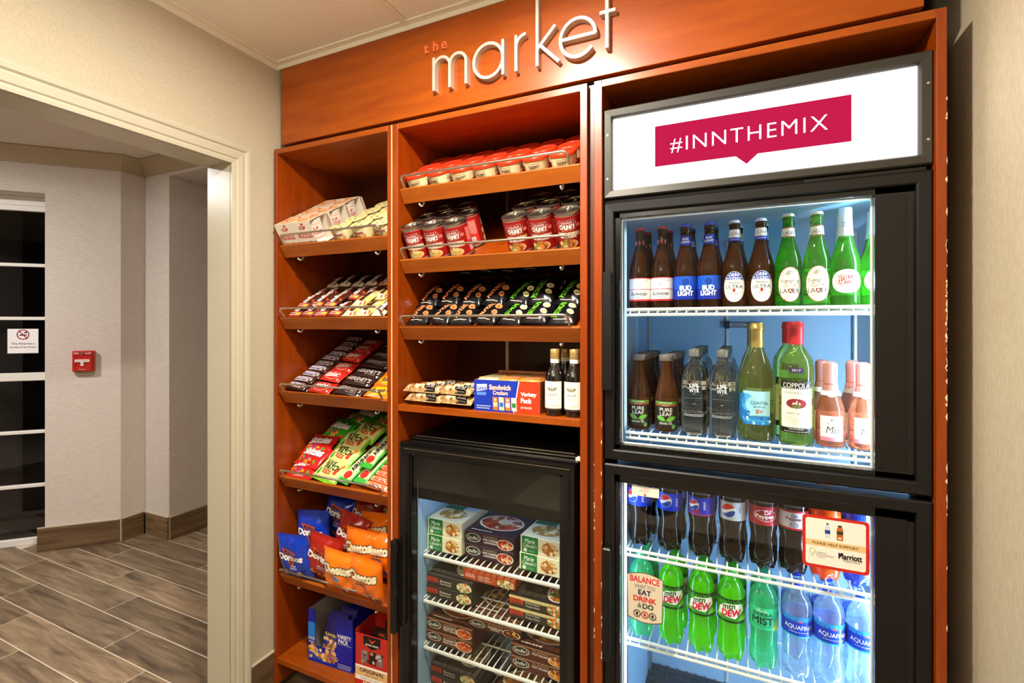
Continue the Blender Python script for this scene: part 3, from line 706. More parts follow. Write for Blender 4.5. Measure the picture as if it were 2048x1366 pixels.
# ---------------------------------------------------------------- drinks
ORD = ['first', 'second', 'third', 'fourth', 'fifth', 'sixth', 'seventh', 'eighth', 'ninth', 'tenth']
_kid = {}
def dup(o, parent=None):
    """copy a thing and each of its parts"""
    c = o.copy(); COL.objects.link(c)
    if parent is not None: c.parent = parent
    if o.name not in _kid: _kid[o.name] = list(o.children)
    for ch in _kid[o.name]: dup(ch, c)
    return c
_used = set()
def put(proto, M, label, cat, group=None):
    if proto.name in _used: o = dup(proto)
    else: _used.add(proto.name); o = proto
    o.matrix_world = M if isinstance(M, Matrix) else Matrix.Translation(M)
    return tag(o, label, cat, group)
def TR(x, y, z, rz=0.): return Matrix.Translation((x, y, z)) @ Matrix.Rotation(R(rz), 4, 'Z')
def bottle_glass(name, col, rough=.02, ior=1.36):
    return mat(name, col, rough, trans=1., ior=ior)
def liquid(name, col, tr=.35, gloss=.35, tint=None, dif=.5):
    """filled plastic bottle: part scattered, part clear, with a glossy skin"""
    m = bpy.data.materials.new(name); m.use_nodes = True; N, L = m.node_tree.nodes, m.node_tree.links
    N.remove(N['Principled BSDF']); out = N['Material Output']
    d = N.new('ShaderNodeBsdfDiffuse'); d.inputs[0].default_value = lin(col)
    t = N.new('ShaderNodeBsdfTranslucent'); t.inputs[0].default_value = lin(col)
    c = N.new('ShaderNodeBsdfTransparent'); c.inputs[0].default_value = lin(tint or col)
    g = N.new('ShaderNodeBsdfGlossy'); g.inputs['Roughness'].default_value = .06
    a = N.new('ShaderNodeMixShader'); a.inputs[0].default_value = dif; L.new(d.outputs[0], a.inputs[1]); L.new(t.outputs[0], a.inputs[2])
    b = N.new('ShaderNodeMixShader'); b.inputs[0].default_value = tr; L.new(a.outputs[0], b.inputs[1]); L.new(c.outputs[0], b.inputs[2])
    lw = N.new('ShaderNodeLayerWeight'); lw.inputs['Blend'].default_value = .25
    k = N.new('ShaderNodeMath'); k.operation = 'MULTIPLY_ADD'; k.inputs[1].default_value = gloss; k.inputs[2].default_value = .03; L.new(lw.outputs['Facing'], k.inputs[0])
    e = N.new('ShaderNodeMixShader'); L.new(k.outputs[0], e.inputs[0]); L.new(b.outputs[0], e.inputs[1]); L.new(g.outputs[0], e.inputs[2])
    L.new(e.outputs[0], out.inputs[0]); return m
BROWNG = mat('brown_bottle_glass', '#8A5028', .03, trans=.92, ior=1.3)
GREENG = mat('green_bottle_glass', '#4CC234', .03, trans=.9, ior=1.3)
CLEARW = mat('clear_water_bottle', '#F4EDE2', .02, trans=1., ior=1.30)
WINEG = mat('pale_green_wine_glass', '#C4E27A', .02, trans=.95, ior=1.33)
OLIVEG = mat('olive_wine_glass', '#C2BE72', .02, trans=.93, ior=1.33)
ROSEG = mat('rose_wine_glass', '#E2906C', .02, trans=.85, ior=1.33)
TEAG = mat('tea_bottle', '#9C6238', .03, trans=.85, ior=1.3)
DARKW = mat('dark_wine_glass', '#15100C', .06, coat=.6)
COLA = mat('cola_bottle', '#0C0504', .05, spec=.42)
PETCLR = liquid('empty_bottle_neck', '#A9B7BC', .72, .5)
DEW = liquid('green_soda', '#63F000', .30, .35, '#C8FF60')
LIME = liquid('lime_soda', '#48E6A8', .55, .4, '#A8FFDC')
ORANGE = liquid('orange_soda', '#FF6A12', .2, .35)
AQUA = liquid('water_bottle_skin', '#CFE8FC', .78, .6, '#E4F3FF')
BLUEDRINK = liquid('blue_drink', '#1F4FC4', .4, .4)
SODA_P = [(r*.972, z) for r, z in [(.024, .004), (.031, .001), (.0345, .010), (.0362, .026), (.0355, .045), (.0325, .066), (.0315, .080), (.0335, .096), (.0362, .112), (.0366, .122), (.0362, .124), (.0362, .164), (.0366, .166), (.0360, .177), (.0335, .190), (.0285, .202), (.0215, .211), (.0150, .217), (.0135, .221), (.0135, .226)]]
def lobes(mb, n=5, z1=.03, amt=.22):
    """press the five-footed base into a lathed bottle"""
    for i, (x, y, z) in enumerate(mb.v):
        if z < z1:
            a = math.atan2(y, x); k = 1-amt*(1-z/z1)*(.5+.5*math.cos(n*a)); mb.v[i] = (x*k, y*k, z+.004*(1-z/z1)*(.5+.5*math.cos(n*a)))
    return mb
def soda(name, body, cap, label_fn, fill=.176, neck=None, k=1.25, zc=.144):
    mis = [0 if z < fill else 1 for r, z in SODA_P[:-1]]
    o = lobes(MB().lathe(SODA_P, 30, mis=mis)).build(name, [body, neck or PETCLR], None, 50)
    capm = MB().lathe([(.0143, .2235), (.0150, .2245), (.0150, .2385), (.0138, .2405), (.0, .2408)], 24, cap=False)
    capm.build('cap', ink(cap, .35), o, 40)
    a = Art(); label_fn(a); f_ = cyl(.0354, zc); a.build('label', o, lambda u, v, l: f_(u*k, v*k, l), base=.0004, lift=.0001, rough=.3, maxe=.006)
    return o
HW = math.pi*.0364
def band(a, col, z0=-.020, z1=.020): a.rect(-HW, z0, HW, z1, col, 30)
def globe(a, x, y, r, k='#D8212C'):
    a.disc(x, y, r, r, '#F4F4F4', 22, 2); X = [-.94+1.88*i/14 for i in range(15)]; q = r*.95
    top = [(x+q*t, y+q*math.sqrt(max(0, 1-t*t))) for t in X]; bot = [(p, 2*y-z) for p, z in top]
    w1 = [(x+q*t, min(y+q*math.sqrt(max(0, 1-t*t)), y+r*(.16+.30*t*t*(1 if t > 0 else -.2)-.18*math.sin(2.6*t)*-1*.6))) for t in X]
    w2 = [(x+q*t, max(y-q*math.sqrt(max(0, 1-t*t)), y-r*(.22-.34*math.sin(2.2*t)*.8))) for t in X]
    a.strip(w1, top, k).strip(bot, w2, '#16409C')
def l_pepsi(a): band(a, '#1638C8'); globe(a, -.012, .002, .0145); a.text('pepsi', .014, .0, .0075, '#E8EEFF', .012, rot=R(90))
def l_cherry(a): band(a, '#1D2FC0'); a.rect(-HW, -.020, HW, -.0175, '#C22A58', 30); globe(a, -.014, .002, .0125, '#C8263A'); a.text('pepsi', .010, .003, .0075, '#E8EEFF', .012, rot=R(90)).disc(-.010, -.011, .004, .004, '#B01E34', 10, 1).disc(-.003, -.012, .004, .004, '#B01E34', 10, 1).text('wild cherry', .018, -.002, .003, '#D85A80', rot=R(90))
def l_diet(a): band(a, '#BFC6CE'); a.rect(-HW, -.020, -.028, .020, '#1B49B0', 10); globe(a, -.008, .001, .0155); a.text('diet', .015, .003, .0055, '#2D62B5', .01, rot=R(90))
def l_drp(a): band(a, '#B01E32'); a.ring(.002, .001, .0235, .0125, .0016, '#E9D8DA'); a.text('Dr', .006, .0075, .008, '#FFFFFF', .03).text('Pepper', .001, -.002, .0105, '#FFFFFF', .03, w=.037)
def l_ddrp(a): band(a, '#D8D9E0'); a.rect(-HW, .016, HW, .020, '#B42338', 30).rect(-HW, -.020, HW, -.016, '#B42338', 30); a.text('Dr', .001, .0095, .007, '#4A2334', .02).text('Pepper', .0, .002, .0085, '#4A2334', .02, w=.030).ring(0, -.009, .008, .005, .0009, '#4A2334').text('DIET', 0, -.009, .004, '#4A2334', .01)
def l_orange(a): band(a, '#F05A14'); a.text('SUNKIST', 0, 0, .010, '#F8F0D8', .03, w=.045)
def l_blue(a): band(a, '#1C3FA8'); a.text('GATORADE', 0, 0, .008, '#F2F2F2', .02, w=.04)
def l_dew(a):
    a.rect(-HW, -.018, HW, .020, '#2F8F1B', 30).rect(-HW, .014, HW, .020, '#10200F', 30).rect(-HW, -.020, HW, -.0165, '#173A12', 30)
    for x in (-.022, .020, .026): a.poly([(x-.006, -.014), (x+.002, -.004), (x+.006, -.015)], '#8FE03A')
    a.poly([(-.021, -.009), (-.018, .003), (-.008, .011), (.020, .013), (.023, .002), (.008, -.012)], '#F2F5EA')
    a.text('mtn', -.002, .0068, .0075, '#1B5A22', .035, .25, rot=R(8), w=.020).text('DEW', .002, -.003, .0105, '#D3213A', .05, .25, rot=R(8), w=.032)
def l_mist(a):
    a.rect(-HW, -.020, HW, .018, '#2FC588', 30).poly([(.016, -.020), (.034, -.020), (.034, .002), (.024, -.004)], '#C9E23A')
    a.poly([(-.012, .010), (-.006, .017), (-.001, .012), (.004, .015), (.010, .010)], '#8FDCC0').text('SIERRA', .0, .0065, .0062, '#16543F', .02, w=.032).text('MIST', 0, -.0045, .012, '#12403A', .03, w=.034).text('NATURALLY FLAVORED', 0, -.0135, .0024, '#16543F', w=.03)
def l_aqua(a):
    a.rect(-HW, -.018, HW, .018, '#1B3FC6', 30).rect(-HW, .010, HW, .018, '#2C8FE0', 30).rect(-HW, -.018, HW, -.0155, '#38C4D8', 30)
    a.poly([(-.003, .009), (.002, .0125), (.007, .0085)], '#E0503A').text('AQUAFINA', 0, -.001, .0085, '#F4F8FF', .008, w=.047).lines(-.016, -.010, .018, -.0075, 1, '#BFD0F8')
P_ = {k: soda('soda_bottle', COLA, c, f) for k, c, f in (('pepsi', '#1B3FA8', l_pepsi), ('cherry', '#1B2F98', l_cherry), ('diet', '#C8CCD2', l_diet), ('drp', '#6A1420', l_drp), ('ddrp', '#D0D0D4', l_ddrp))}
P_['orange'] = soda('soda_bottle', ORANGE, '#E85A14', l_orange, .20); P_['blue'] = soda('soda_bottle', BLUEDRINK, '#1C3FA8', l_blue, .2)
P_['dew'] = soda('soda_bottle', DEW, '#35B84A', l_dew, .205, DEW, 1.6, .139); P_['mist'] = soda('soda_bottle', LIME, '#37B98A', l_mist, .2, LIME, 1.5, .139); P_['aqua'] = soda('water_bottle', AQUA, '#1F3FC8', l_aqua, .3, None, 1.45, .136)
def long_neck(name, glass, cap, sh=.14, r=.0315, h=.244, foil=None):
    """crown-capped beer bottle"""
    o = MB().lathe([(.026, .003), (r-.002, .0), (r, .006), (r, sh-.025), (r-.003, sh-.008), (.021, sh+.02), (.0155, sh+.045), (.0135, sh+.07), (.0130, h-.018), (.0142, h-.016), (.0142, h-.011), (.0125, h-.010), (.0125, h-.004)], 28).build(name, glass, None, 50)
    b = MB(); n = 42; P = [(.0138, h-.009, 1), (.0140, h-.004, 1), (.0122, h-.0005, 0), (.006, h+.0006, 0), (0, h+.0008, 0)]
    vs = []; fs = []
    for rr, z, fl in P:
        for k in range(n):
            a = 2*math.pi*k/n; q = rr+(.0009 if fl and k % 2 else 0); vs.append((q*math.cos(a), q*math.sin(a), z))
    for i in range(4):
        for k in range(n): fs.append((i*n+k, i*n+(k+1) % n, (i+1)*n+(k+1) % n, (i+1)*n+k))
    b.add(vs, fs).build('crown_cap', ink(cap, .3), o, 40)
    return o
def wrapped(o, fn, r, z, name='label', **k):
    a = Art(); fn(a); a.build(name, o, cyl(r, z), rough=.35, maxe=.008, **k); return o
def cone_map(r0, r1, z0, z1):
    def f(u, v, l):
        t = v/(z1-z0)+.5; r = r0+(r1-r0)*t; a = -math.pi/2+u/((r0+r1)/2); return Vector(((r+l)*math.cos(a), (r+l)*math.sin(a), z0+(z1-z0)*t))
    return f
bud = long_neck('beer_bottle', BROWNG, '#B8323A')
def f(a):
    a.rect(-.045, -.034, .045, .034, '#E9E6E4', 16).rect(-.045, .0295, .045, .034, '#CF2D38', 16).rect(-.045, -.034, .045, -.0285, '#CF2D38', 16).rect(-.045, -.001, .045, .001, '#CF2D38', 16)
    a.disc(.0, .013, .013, .0135, '#C9CBD0', 8).disc(0, .013, .0105, .011, '#E9E6E4', 8).text('AB', 0, .013, .005, '#4b4b55').lines(-.03, .022, .03, .027, 1, '#B9BCC4')
    a.text('Budweiser', 0, -.012, .012, '#1E2A3C', .0, .3, w=.050).lines(-.018, -.024, .018, -.021, 1, '#8a8f99')
wrapped(bud, f, .0315, .058)
Art().poly([(-.013, .006), (0, .003), (.013, .007), (.0135, -.006), (0, -.003), (-.0135, -.007)], '#D8D2D2').poly([(-.011, .004), (0, .0015), (.011, .005), (.0115, -.004), (0, -.0015), (-.0115, -.005)], '#C02F3A').build('neck_label', bud, cone_map(.0152, .0142, .187, .207))
bl = long_neck('beer_bottle', BROWNG, '#3F4FB8')
def f(a):
    a.rect(-.05, -.032, .05, .034, '#1B4FC0', 18).rect(-.05, -.032, .05, -.002, '#1A2FA0', 18).disc(0, .018, .011, .012, '#123E98', 6).ring(0, .018, .012, .013, .001, '#3E78DA')
    a.text('BUD', 0, .0005, .0125, '#F4F6FF', .05, w=.031).text('LIGHT', .0, -.0145, .0135, '#F4F6FF', .05, w=.041)
wrapped(bl, f, .0315, .058)
Art().rect(-.02, -.014, .02, .014, '#2338A8', 8).text('BUD', 0, .005, .006, '#EFF2FF', .04).text('LIGHT', 0, -.004, .0065, '#EFF2FF', .04).build('neck_label', bl, cone_map(.0162, .0140, .182, .208))
ul = long_neck('beer_bottle', BROWNG, '#D9D9E0', .135, .032)
def oval_label(a, rx, ry, edge, fillc): a.disc(0, 0, rx, ry, edge, 26, 4).disc(0, 0, rx-.0014, ry-.0014, fillc, 26, 4)
def f(a):
    oval_label(a, .029, .042, '#B9B4A6', '#ECE8DE'); P = [(.0275*math.cos(t), .0405*math.sin(t)) for t in [R(28+124*i/14) for i in range(15)]]
    a.poly(P, '#2E3C9C').text('SUPERIOR', 0, .030, .0035, '#E8ECFF', .01, w=.025).text('LIGHT BEER', 0, .024, .0035, '#E8ECFF', .01, w=.034)
    a.text('Michelob', 0, .011, .006, '#5A5A66', 0, .3, w=.028).text('ULTRA', 0, .0, .0095, '#4A4650', w=.044).rect(-.003, -.014, .003, -.005, '#B03030').lines(-.018, -.020, .018, -.016, 1, '#AFA99C')
wrapped(ul, f, .032, .058)
Art().rect(-.021, -.006, .021, .016, '#E6E2DC', 8).rect(-.021, -.016, .021, -.006, '#3040A8', 8).text('ULTRA', 0, .004, .0075, '#585560', w=.026).lines(-.014, -.013, .014, -.010, 1, '#C8CEF0').build('neck_label', ul, cone_map(.0158, .0139, .185, .217))
yl = long_neck('beer_bottle', GREENG, '#D9C9A4', .14, .032, .25)
def f(a):
    oval_label(a, .0295, .046, '#C04038', '#EEE8D4'); a.poly([(-.012, .026), (-.004, .037), (.008, .036), (.012, .026), (.004, .029), (-.004, .024)], '#A9A894')
    a.text('Yuengling', 0, .008, .013, '#3D463C', 0, .25, w=.046).text('TRADITIONAL', 0, -.005, .0042, '#4A4A44', w=.036).text('LAGER', 0, -.017, .0115, '#4A4440', .01, w=.046).rect(-.004, -.0228, .006, -.0112, '#8C2F30').text('A', .0005, -.017, .0095, '#EEE8D4').lines(-.016, -.032, .016, -.028, 1, '#C8C0A8')
wrapped(yl, f, .032, .060)
Art().rect(-.022, -.012, .022, .013, '#EFE9DA', 8).rect(-.022, .011, .022, .013, '#B83A38', 8).rect(-.022, -.012, .022, -.010, '#B83A38', 8).text('LAGER', 0, -.002, .009, '#4A4440', .01, w=.028).build('neck_label', yl, cone_map(.0166, .0142, .186, .212))
st = long_neck('beer_bottle', GREENG, '#E8ECEC', .135, .033, .25)
def f(a):
    P = [(-.034, -.004), (-.034, .012), (-.022, .024), (-.008, .030), (.008, .030), (.022, .024), (.034, .012), (.034, -.004), (.024, -.022), (.010, -.030), (-.010, -.030), (-.024, -.022)]
    a.disc(0, 0, .036, .030, '#F3F1EC', 24, 4).ring(-.001, .003, .024, .016, .002, '#C9A66A').rect(-.018, -.007, .018, .014, '#CC3A3E', 6).text('STELLA', 0, .008, .0085, '#FFF4EE', .04, w=.033).text('ARTOIS', 0, -.002, .0085, '#FFF4EE', .04, w=.033)
wrapped(st, f, .033, .064)
MB().lathe([(.0180, .180), (.0162, .195), (.0148, .225), (.0150, .246), (.0135, .2525), (0, .2532)], 24, cap=False).build('neck_foil', ink('#E3E8E8', .35), st, 40)
Art().text('POUR INTO', 0, .003, .0055, '#6A7C8C', .01, w=.022).text('FOR BETTER', 0, -.005, .0055, '#6A7C8C', .01, w=.023).build('neck_print', st, cone_map(.0158, .0152, .200, .222), base=.0008)
ZB = 1.4935
beers = [(bud, -0.2585, 'brown beer bottle with red-banded white label'), (bud, -0.1945, 'brown beer bottle with red-banded white label'), (bl, -0.13, 'brown beer bottle with blue wrap label'), (bl, -0.066, 'brown beer bottle with blue wrap label'), (ul, -0.001, 'brown beer bottle with white oval label'), (ul, 0.064, 'brown beer bottle with white oval label'), (yl, 0.129, 'green beer bottle with cream oval label'), (yl, 0.194, 'green beer bottle with cream oval label'), (st, 0.2565, 'green beer bottle with white foil neck'), (st, 0.3232, 'green beer bottle with white foil neck')]
for i, (p, x, d) in enumerate(beers):
    side = ('the one nearer the handle', 'the one nearer the hinge panel')[i % 2].replace('nearer', 'toward')
    put(p, TR(x, .135, ZB, random.Random(i).uniform(-5, 5)), f'{d}, front row, {side}', 'beer bottle', 'beer bottles on the top fridge shelf')
for i, (p, x, d) in enumerate(beers):
    side = ('toward the handle', 'toward the hinge panel')[i % 2]
    put(p, TR(x+.008, .212, ZB, random.Random(i+50).uniform(-12, 12)), f'{d}, standing in the second row, {side}', 'beer bottle', 'beer bottles on the top fridge shelf')
# second shelf
ZC2 = 1.1335
tea = MB().lathe([(.027, .002), (.032, 0), (.034, .006), (.034, .088), (.0325, .104), (.027, .130), (.0205, .155), (.0175, .178), (.0170, .196), (.0185, .200), (.0185, .207)], 28).build('tea_bottle', TEAG, None, 50)
MB().lathe([(.0205, .206), (.0215, .208), (.0215, .222), (.020, .2245), (0, .225)], 26, cap=False).build('cap', mat('tea_cap', '#6E625A', .4), tea, 40)
def f(a):
    a.rect(-.036, -.040, .036, .036, '#2C261F', 14).rect(-.036, .027, .036, .036, '#5C8A34', 14).rect(-.036, .022, .036, .027, '#A2442C', 14).text('UNSWEETENED', 0, .0315, .004, '#E4E8C8', w=.036).text('BLACK TEA', 0, .0245, .003, '#F0D8C0', w=.02)
    a.text('PURE', 0, .012, .0105, '#F1EDE2', .008, w=.036).text('LEAF', 0, -.001, .0105, '#F1EDE2', .008, w=.034)
    for s in (-1, 1): a.poly([(0, -.021), (s*.006, -.011), (s*.018, -.006), (s*.029, -.009), (s*.023, -.017), (s*.012, -.022)], '#6FAE3C')
    a.text('Real', .012, -.0225, .0035, '#E4E0D0', 0, .3).text('BREWED TEA', 0, -.0285, .0062, '#E4E0D0', .01, w=.036).disc(.022, -.037, .006, .0065, '#5E9A48', 10, 1)
wrapped(tea, f, .0341, .052)
wat = MB().lathe([(.022, .006), (.030, 0), (.0345, .010), (.0355, .03), (.0355, .150), (.033, .172), (.025, .196), (.0165, .208), (.0145, .214), (.0145, .219), (.0165, .220), (.0165, .2225), (.0135, .2235)], 28).build('water_bottle', CLEARW, None, 50)
MB().lathe([(.0148, .223), (.0158, .224), (.0158, .241), (.0145, .243), (0, .2433)], 24, cap=False).build('cap', mat('clear_grey_cap', '#6A655F', .3), wat, 40)
Art().text('LIFE', 0, .026, .0105, '#F4F4F4', .02, w=.024).text('WTR', 0, .012, .0105, '#F4F4F4', .02, w=.026).lines(-.03, -.062, .03, -.054, 2, '#C8C6C2').rect(-.03, -.010, .03, -.0094, '#8B8A86', 8).poly([(-.006, .000), (0, -.008+.014), (.006, .000), (0, .003)], '#8B8A86').poly([(-.006, -.022), (0, -.028), (.006, -.022), (0, -.025)], '#8B8A86').build('print', wat, cyl(.0356, .115))
for i, x in enumerate((-.267, -.187)):
    for k in range(4):
        put(tea, TR(x+.004*k, .170+.074*k, ZC2, 4*i+random.Random(i*9+k).uniform(-4, 4)), f'unsweetened tea bottle with black label, {ORD[k]} from the glass, column {("against the fridge wall", "beside the water bottles")[i]}', 'tea bottle', 'iced tea bottles on the second fridge shelf')
for i, x in enumerate((-.108, -.032)):
    for k in range(5):
        put(wat, TR(x+.002*k, .156+.076*k, ZC2, random.Random(i*7+k).uniform(-5, 5)), f'clear water bottle with white lettering, {ORD[k]} from the glass, column {("beside the tea", "beside the wine")[i]}', 'water bottle', 'clear water bottles on the second fridge shelf')
bv = MB().lathe([(.030, .004), (.041, 0), (.0445, .006), (.0445, .150), (.042, .175), (.030, .215), (.0185, .245), (.0165, .262), (.0165, .270)], 30).build('wine_bottle', OLIVEG, None, 50)
MB().lathe([(.0178, .252), (.0178, .300), (.0192, .301), (.0192, .310), (.0180, .312), (.0178, .320), (0, .3205)], 24, cap=False).build('capsule', mat('gold_foil', '#C3A55E', .35, .7), bv, 40)
def f(a):
    a.rect(-.036, -.045, .036, .045, '#A8DCE6', 16, 4).rect(-.036, -.045, .036, -.022, '#2F86C6', 16, 2).disc(-.036, .0, .022, .040, '#2574C0', 20, 3).disc(-.024, .014, .018, .024, '#4FA6DC', 18, 3).disc(-.014, .010, .014, .020, '#9AD6E6', 16, 3).specks(-.034, -.044, .036, -.026, .004, 16, ('#5FB4E2', '#1E5FB0', '#BDE6F0'), 3)
    a.text('COASTAL', .008, .014, .0085, '#3E4A52', w=.044).text('ESTATES', .008, .003, .0045, '#3E4A52', w=.028).text('BV', .008, -.009, .011, '#B5734C', .02).text('CHARDONNAY', .008, -.021, .004, '#3E5A62', w=.034)
wrapped(bv, f, .0447, .090)
cp_ = MB().lathe([(.030, .004), (.037, 0), (.0405, .006), (.0405, .200), (.0375, .222), (.024, .246), (.0165, .258), (.0155, .27)], 30).build('wine_bottle', WINEG, None, 50)
MB().lathe([(.0172, .262), (.0172, .302), (.0184, .303), (.0184, .312), (.0172, .314), (.0168, .323), (0, .3235)], 24, cap=False).build('capsule', ink('#B5262B', .3), cp_, 40)
def f(a):
    a.rect(-.040, -.073, .040, .063, '#F1EBD8', 18, 4).rect(-.040, .040, .040, .063, '#1D1B1A', 18).rect(-.040, -.073, .040, -.058, '#1D1B1A', 18).text('COPPOLA', 0, .051, .0125, '#F6F0E4', .006, w=.066).text('ROSSO & BIANCO', 0, .032, .005, '#55504A', .01, w=.054)
    a.disc(0, .004, .024, .013, '#8E2A2E', 20, 2).poly([(-.012, .002), (.0, .012), (.013, .002)], '#F1EBD8').rect(-.010, -.007, .010, .002, '#6F7A48').text('PINOT GRIGIO', 0, -.022, .006, '#55504A', w=.044).lines(-.026, -.050, .026, -.030, 5, '#D4CCB6').text('CALIFORNIA', 0, -.0625, .0038, '#E0D8C8', w=.034).lines(-.03, -.071, .03, -.067, 1, '#B8B0A0')
wrapped(cp_, f, .0407, .105)
Art().rect(-.017, -.007, .017, .007, '#3B2E55', 6).text('2017', 0, 0, .006, '#E9DFC8', .01, w=.02).build('year_label', cp_, cyl(.0407, .196))
mia = MB().lathe([(.026, .004), (.031, 0), (.0335, .006), (.0335, .075), (.031, .100), (.021, .132), (.0165, .150), (.0150, .175), (.0150, .190)], 28).build('sparkling_wine_bottle', ROSEG, None, 50)
MB().lathe([(.0190, .140), (.0158, .160), (.0160, .180), (.0168, .200), (.0158, .213), (.009, .2185), (0, .219)], 24, cap=False).build('foil_top', mat('pink_foil', '#E99A93', .25, .45), mia, 40)
Art().rect(-.028, -.006, .028, .006, '#EDE8E4', 10).disc(0, -.003, .009, .007, '#EDE8E4', 12).build('neck_band', mia, cone_map(.0225, .0190, .130, .145), base=.0018)
Art().rect(-.027, -.032, .027, .032, '#EFE9E6', 12).rect(-.027, -.032, .027, -.022, '#D87F92', 12).text('Mia', .002, -.003, .018, '#4A3A3A', .0, .25, w=.030).disc(0, .022, .002, .003, '#555', 8, 1).lines(-.012, .012, .012, .016, 1, '#9b8f8f').build('label', mia, cyl(.0337, .048), rough=.35, maxe=.008)
put(bv, TR(.055, .158, ZC2, -4), 'olive wine bottle with blue wave label and gold capsule, front one', 'wine bottle', 'wine bottles in the fridge'); put(bv, TR(.050, .245, ZC2, 0), 'olive wine bottle with gold capsule, hidden behind the blue wave label one', 'wine bottle', 'wine bottles in the fridge')
put(cp_, TR(.149, .146, ZC2, -6), 'pale green wine bottle with red capsule and cream label, front one', 'wine bottle', 'wine bottles in the fridge'); put(cp_, TR(.139, .232, ZC2, 0), 'pale green wine bottle with red capsule, standing behind the cream labelled one', 'wine bottle', 'wine bottles in the fridge')
for i, x in enumerate((.231, .302)):
    for k in range(2):
        put(mia, TR(x-.004-.008*k, .155+.076*k, ZC2, -3+6*i), f'small rose sparkling bottle with pink foil, {("front row", "back row")[k]}, {("beside the green wine", "at the hinge end")[i]}', 'wine bottle', 'small sparkling wine bottles in the fridge')
# lower compartment
ZD, ZE = .7905, .5305
row = [('pepsi', -.262, 'dark cola bottle with blue label, under the small sticker'), ('pepsi', -.175, 'dark cola bottle with blue label, second from the handle'), ('cherry', -.089, 'dark cherry cola bottle with blue label and cherries'), ('diet', -.007, 'dark diet cola bottle with silver label'), ('drp', .070, 'dark soda bottle with maroon label'), ('ddrp', .142, 'dark diet soda bottle with pale maroon-edged label'), ('orange', .215, 'orange soda bottle behind the red-framed sticker'), ('blue', .288, 'blue sports drink bottle beside the hinge panel')]
for i, (k, x, d) in enumerate(row):
    put(P_[k], TR(x, .150, ZD, (-6, 10, -2, 0, 4, -2, 0, 0)[i]), d, 'soda bottle', 'bottles on the third fridge shelf')
for i, (k, x, d) in enumerate(row):
    put(P_[k], TR(x+.006, .228, ZD, 20), d.split(',')[0].replace(' behind the red-framed sticker', '').replace(' beside the hinge panel', '')+', standing in the second row' + (' at the handle end' if i == 0 else ' next along' if i == 1 else ''), 'soda bottle', 'bottles on the third fridge shelf')
row = [('mist', -.255, 'lime soda bottle behind the balance sticker'), ('dew', -.169, 'bright green soda bottle, first beside the balance sticker'), ('dew', -.087, 'bright green soda bottle, second from the balance sticker'), ('dew', -.010, 'bright green soda bottle, third from the balance sticker'), ('mist', .070, 'lime soda bottle between green soda and blue water'), ('aqua', .1485, 'blue-labelled water bottle, first beside the lime soda'), ('aqua', .2205, 'blue-labelled water bottle, second from the lime soda'), ('aqua', .2925, 'blue-labelled water bottle beside the hinge panel')]
for i, (k, x, d) in enumerate(row):
    cat = 'water bottle' if k == 'aqua' else 'soda bottle'
    for q in range(2):
        put(P_[k], TR(x+.005*q, .132+.078*q, ZE, ((0, 6, -2, -4, -6, 2, 8, 0)[i])+q*15), d if q == 0 else d.replace(', ', ' column, ')+', back row', cat, 'bottles on the lowest stocked fridge shelf')

# ---------------------------------------------------------------- frozen meals
def carton(name, w, d, h, col, front, top=None, c=.0015, side=None):
    """box with its front face at y=0, base at z=0; printed front and top"""
    o = MB().box(-w/2, 0, 0, w/2, d, h, c).build(name, ink(col), None)
    if front:
        a = Art(); front(a, w, h); a.build('front_print', o, lambda u, v, l: Vector((u, -l, v+h/2)))
    if top:
        a = Art(); top(a, w, d); a.build('top_print', o, lambda u, v, l: Vector((u, v+d/2, h+l)))
    return o
FOOD = ('#A8622C', '#D9A25C', '#7A3E18', '#E6C48A')
def food(a, x, y, rx, ry, seed, cols=FOOD, n=26, plate='#E9E2D2'):
    if plate: a.disc(x, y, rx*1.12, ry*1.1, plate, 18, 1)
    a.disc(x, y, rx, ry, cols[0], 18, 1); rg = random.Random(seed)
    for i in range(n):
        t = rg.uniform(0, 6.28); q = math.sqrt(rg.random())*.85; s = rg.uniform(.14, .3)
        a.disc(x+rx*q*math.cos(t), y+ry*q*math.sin(t), rx*s, ry*s, cols[i % len(cols)], 7, 1, t)
def g_front(a, w, h):
    a.rect(-w*.46, -h*.48, -w*.05, h*.48, '#1F7A38').text('Marie', -w*.26, h*.22, h*.26, '#F3F3E6', .01, .25, w=w*.26).text("Callender's", -w*.255, -h*.05, h*.22, '#F3F3E6', .01, .25, w=w*.34).rect(-w*.42, -h*.42, -w*.33, -h*.22, '#DDE6DA').lines(-w*.30, -h*.40, -w*.12, -h*.24, 2, '#8CC09A')
    food(a, w*.24, -h*.02, w*.20, h*.36, 3, ('#B87232', '#E0B468', '#8A5220', '#EFD9A8'))
def g_top(a, w, d):
    a.rect(-w*.46, d*.02, w*.1, d*.47, '#1D6E4A').text('Marie', -w*.2, d*.36, d*.10, '#EAF2E8', .01, .25).text("Callender's", -w*.2, d*.24, d*.09, '#EAF2E8', .01, .25, w=w*.4).rect(w*.12, d*.06, w*.48, d*.47, '#B9CFE4').lines(w*.16, d*.2, w*.44, d*.36, 2, '#5F7890'); food(a, 0, -d*.2, w*.38, d*.20, 5, ('#A8803C', '#D9C27C', '#7A6230', '#EFE3BC'))
GB = carton('meal_box', .140, .20, .056, '#E9E0BC', g_front, g_top)
def s_oval(a, x, y, rx, ry): a.disc(x, y, rx, ry, '#E6DFD0', 22, 1).disc(x, y, rx*.92, ry*.88, '#1B2A22', 22, 1).text("Stouffer's", x, y, ry*.9, '#EDE8DA', .01, .2, w=rx*1.5)
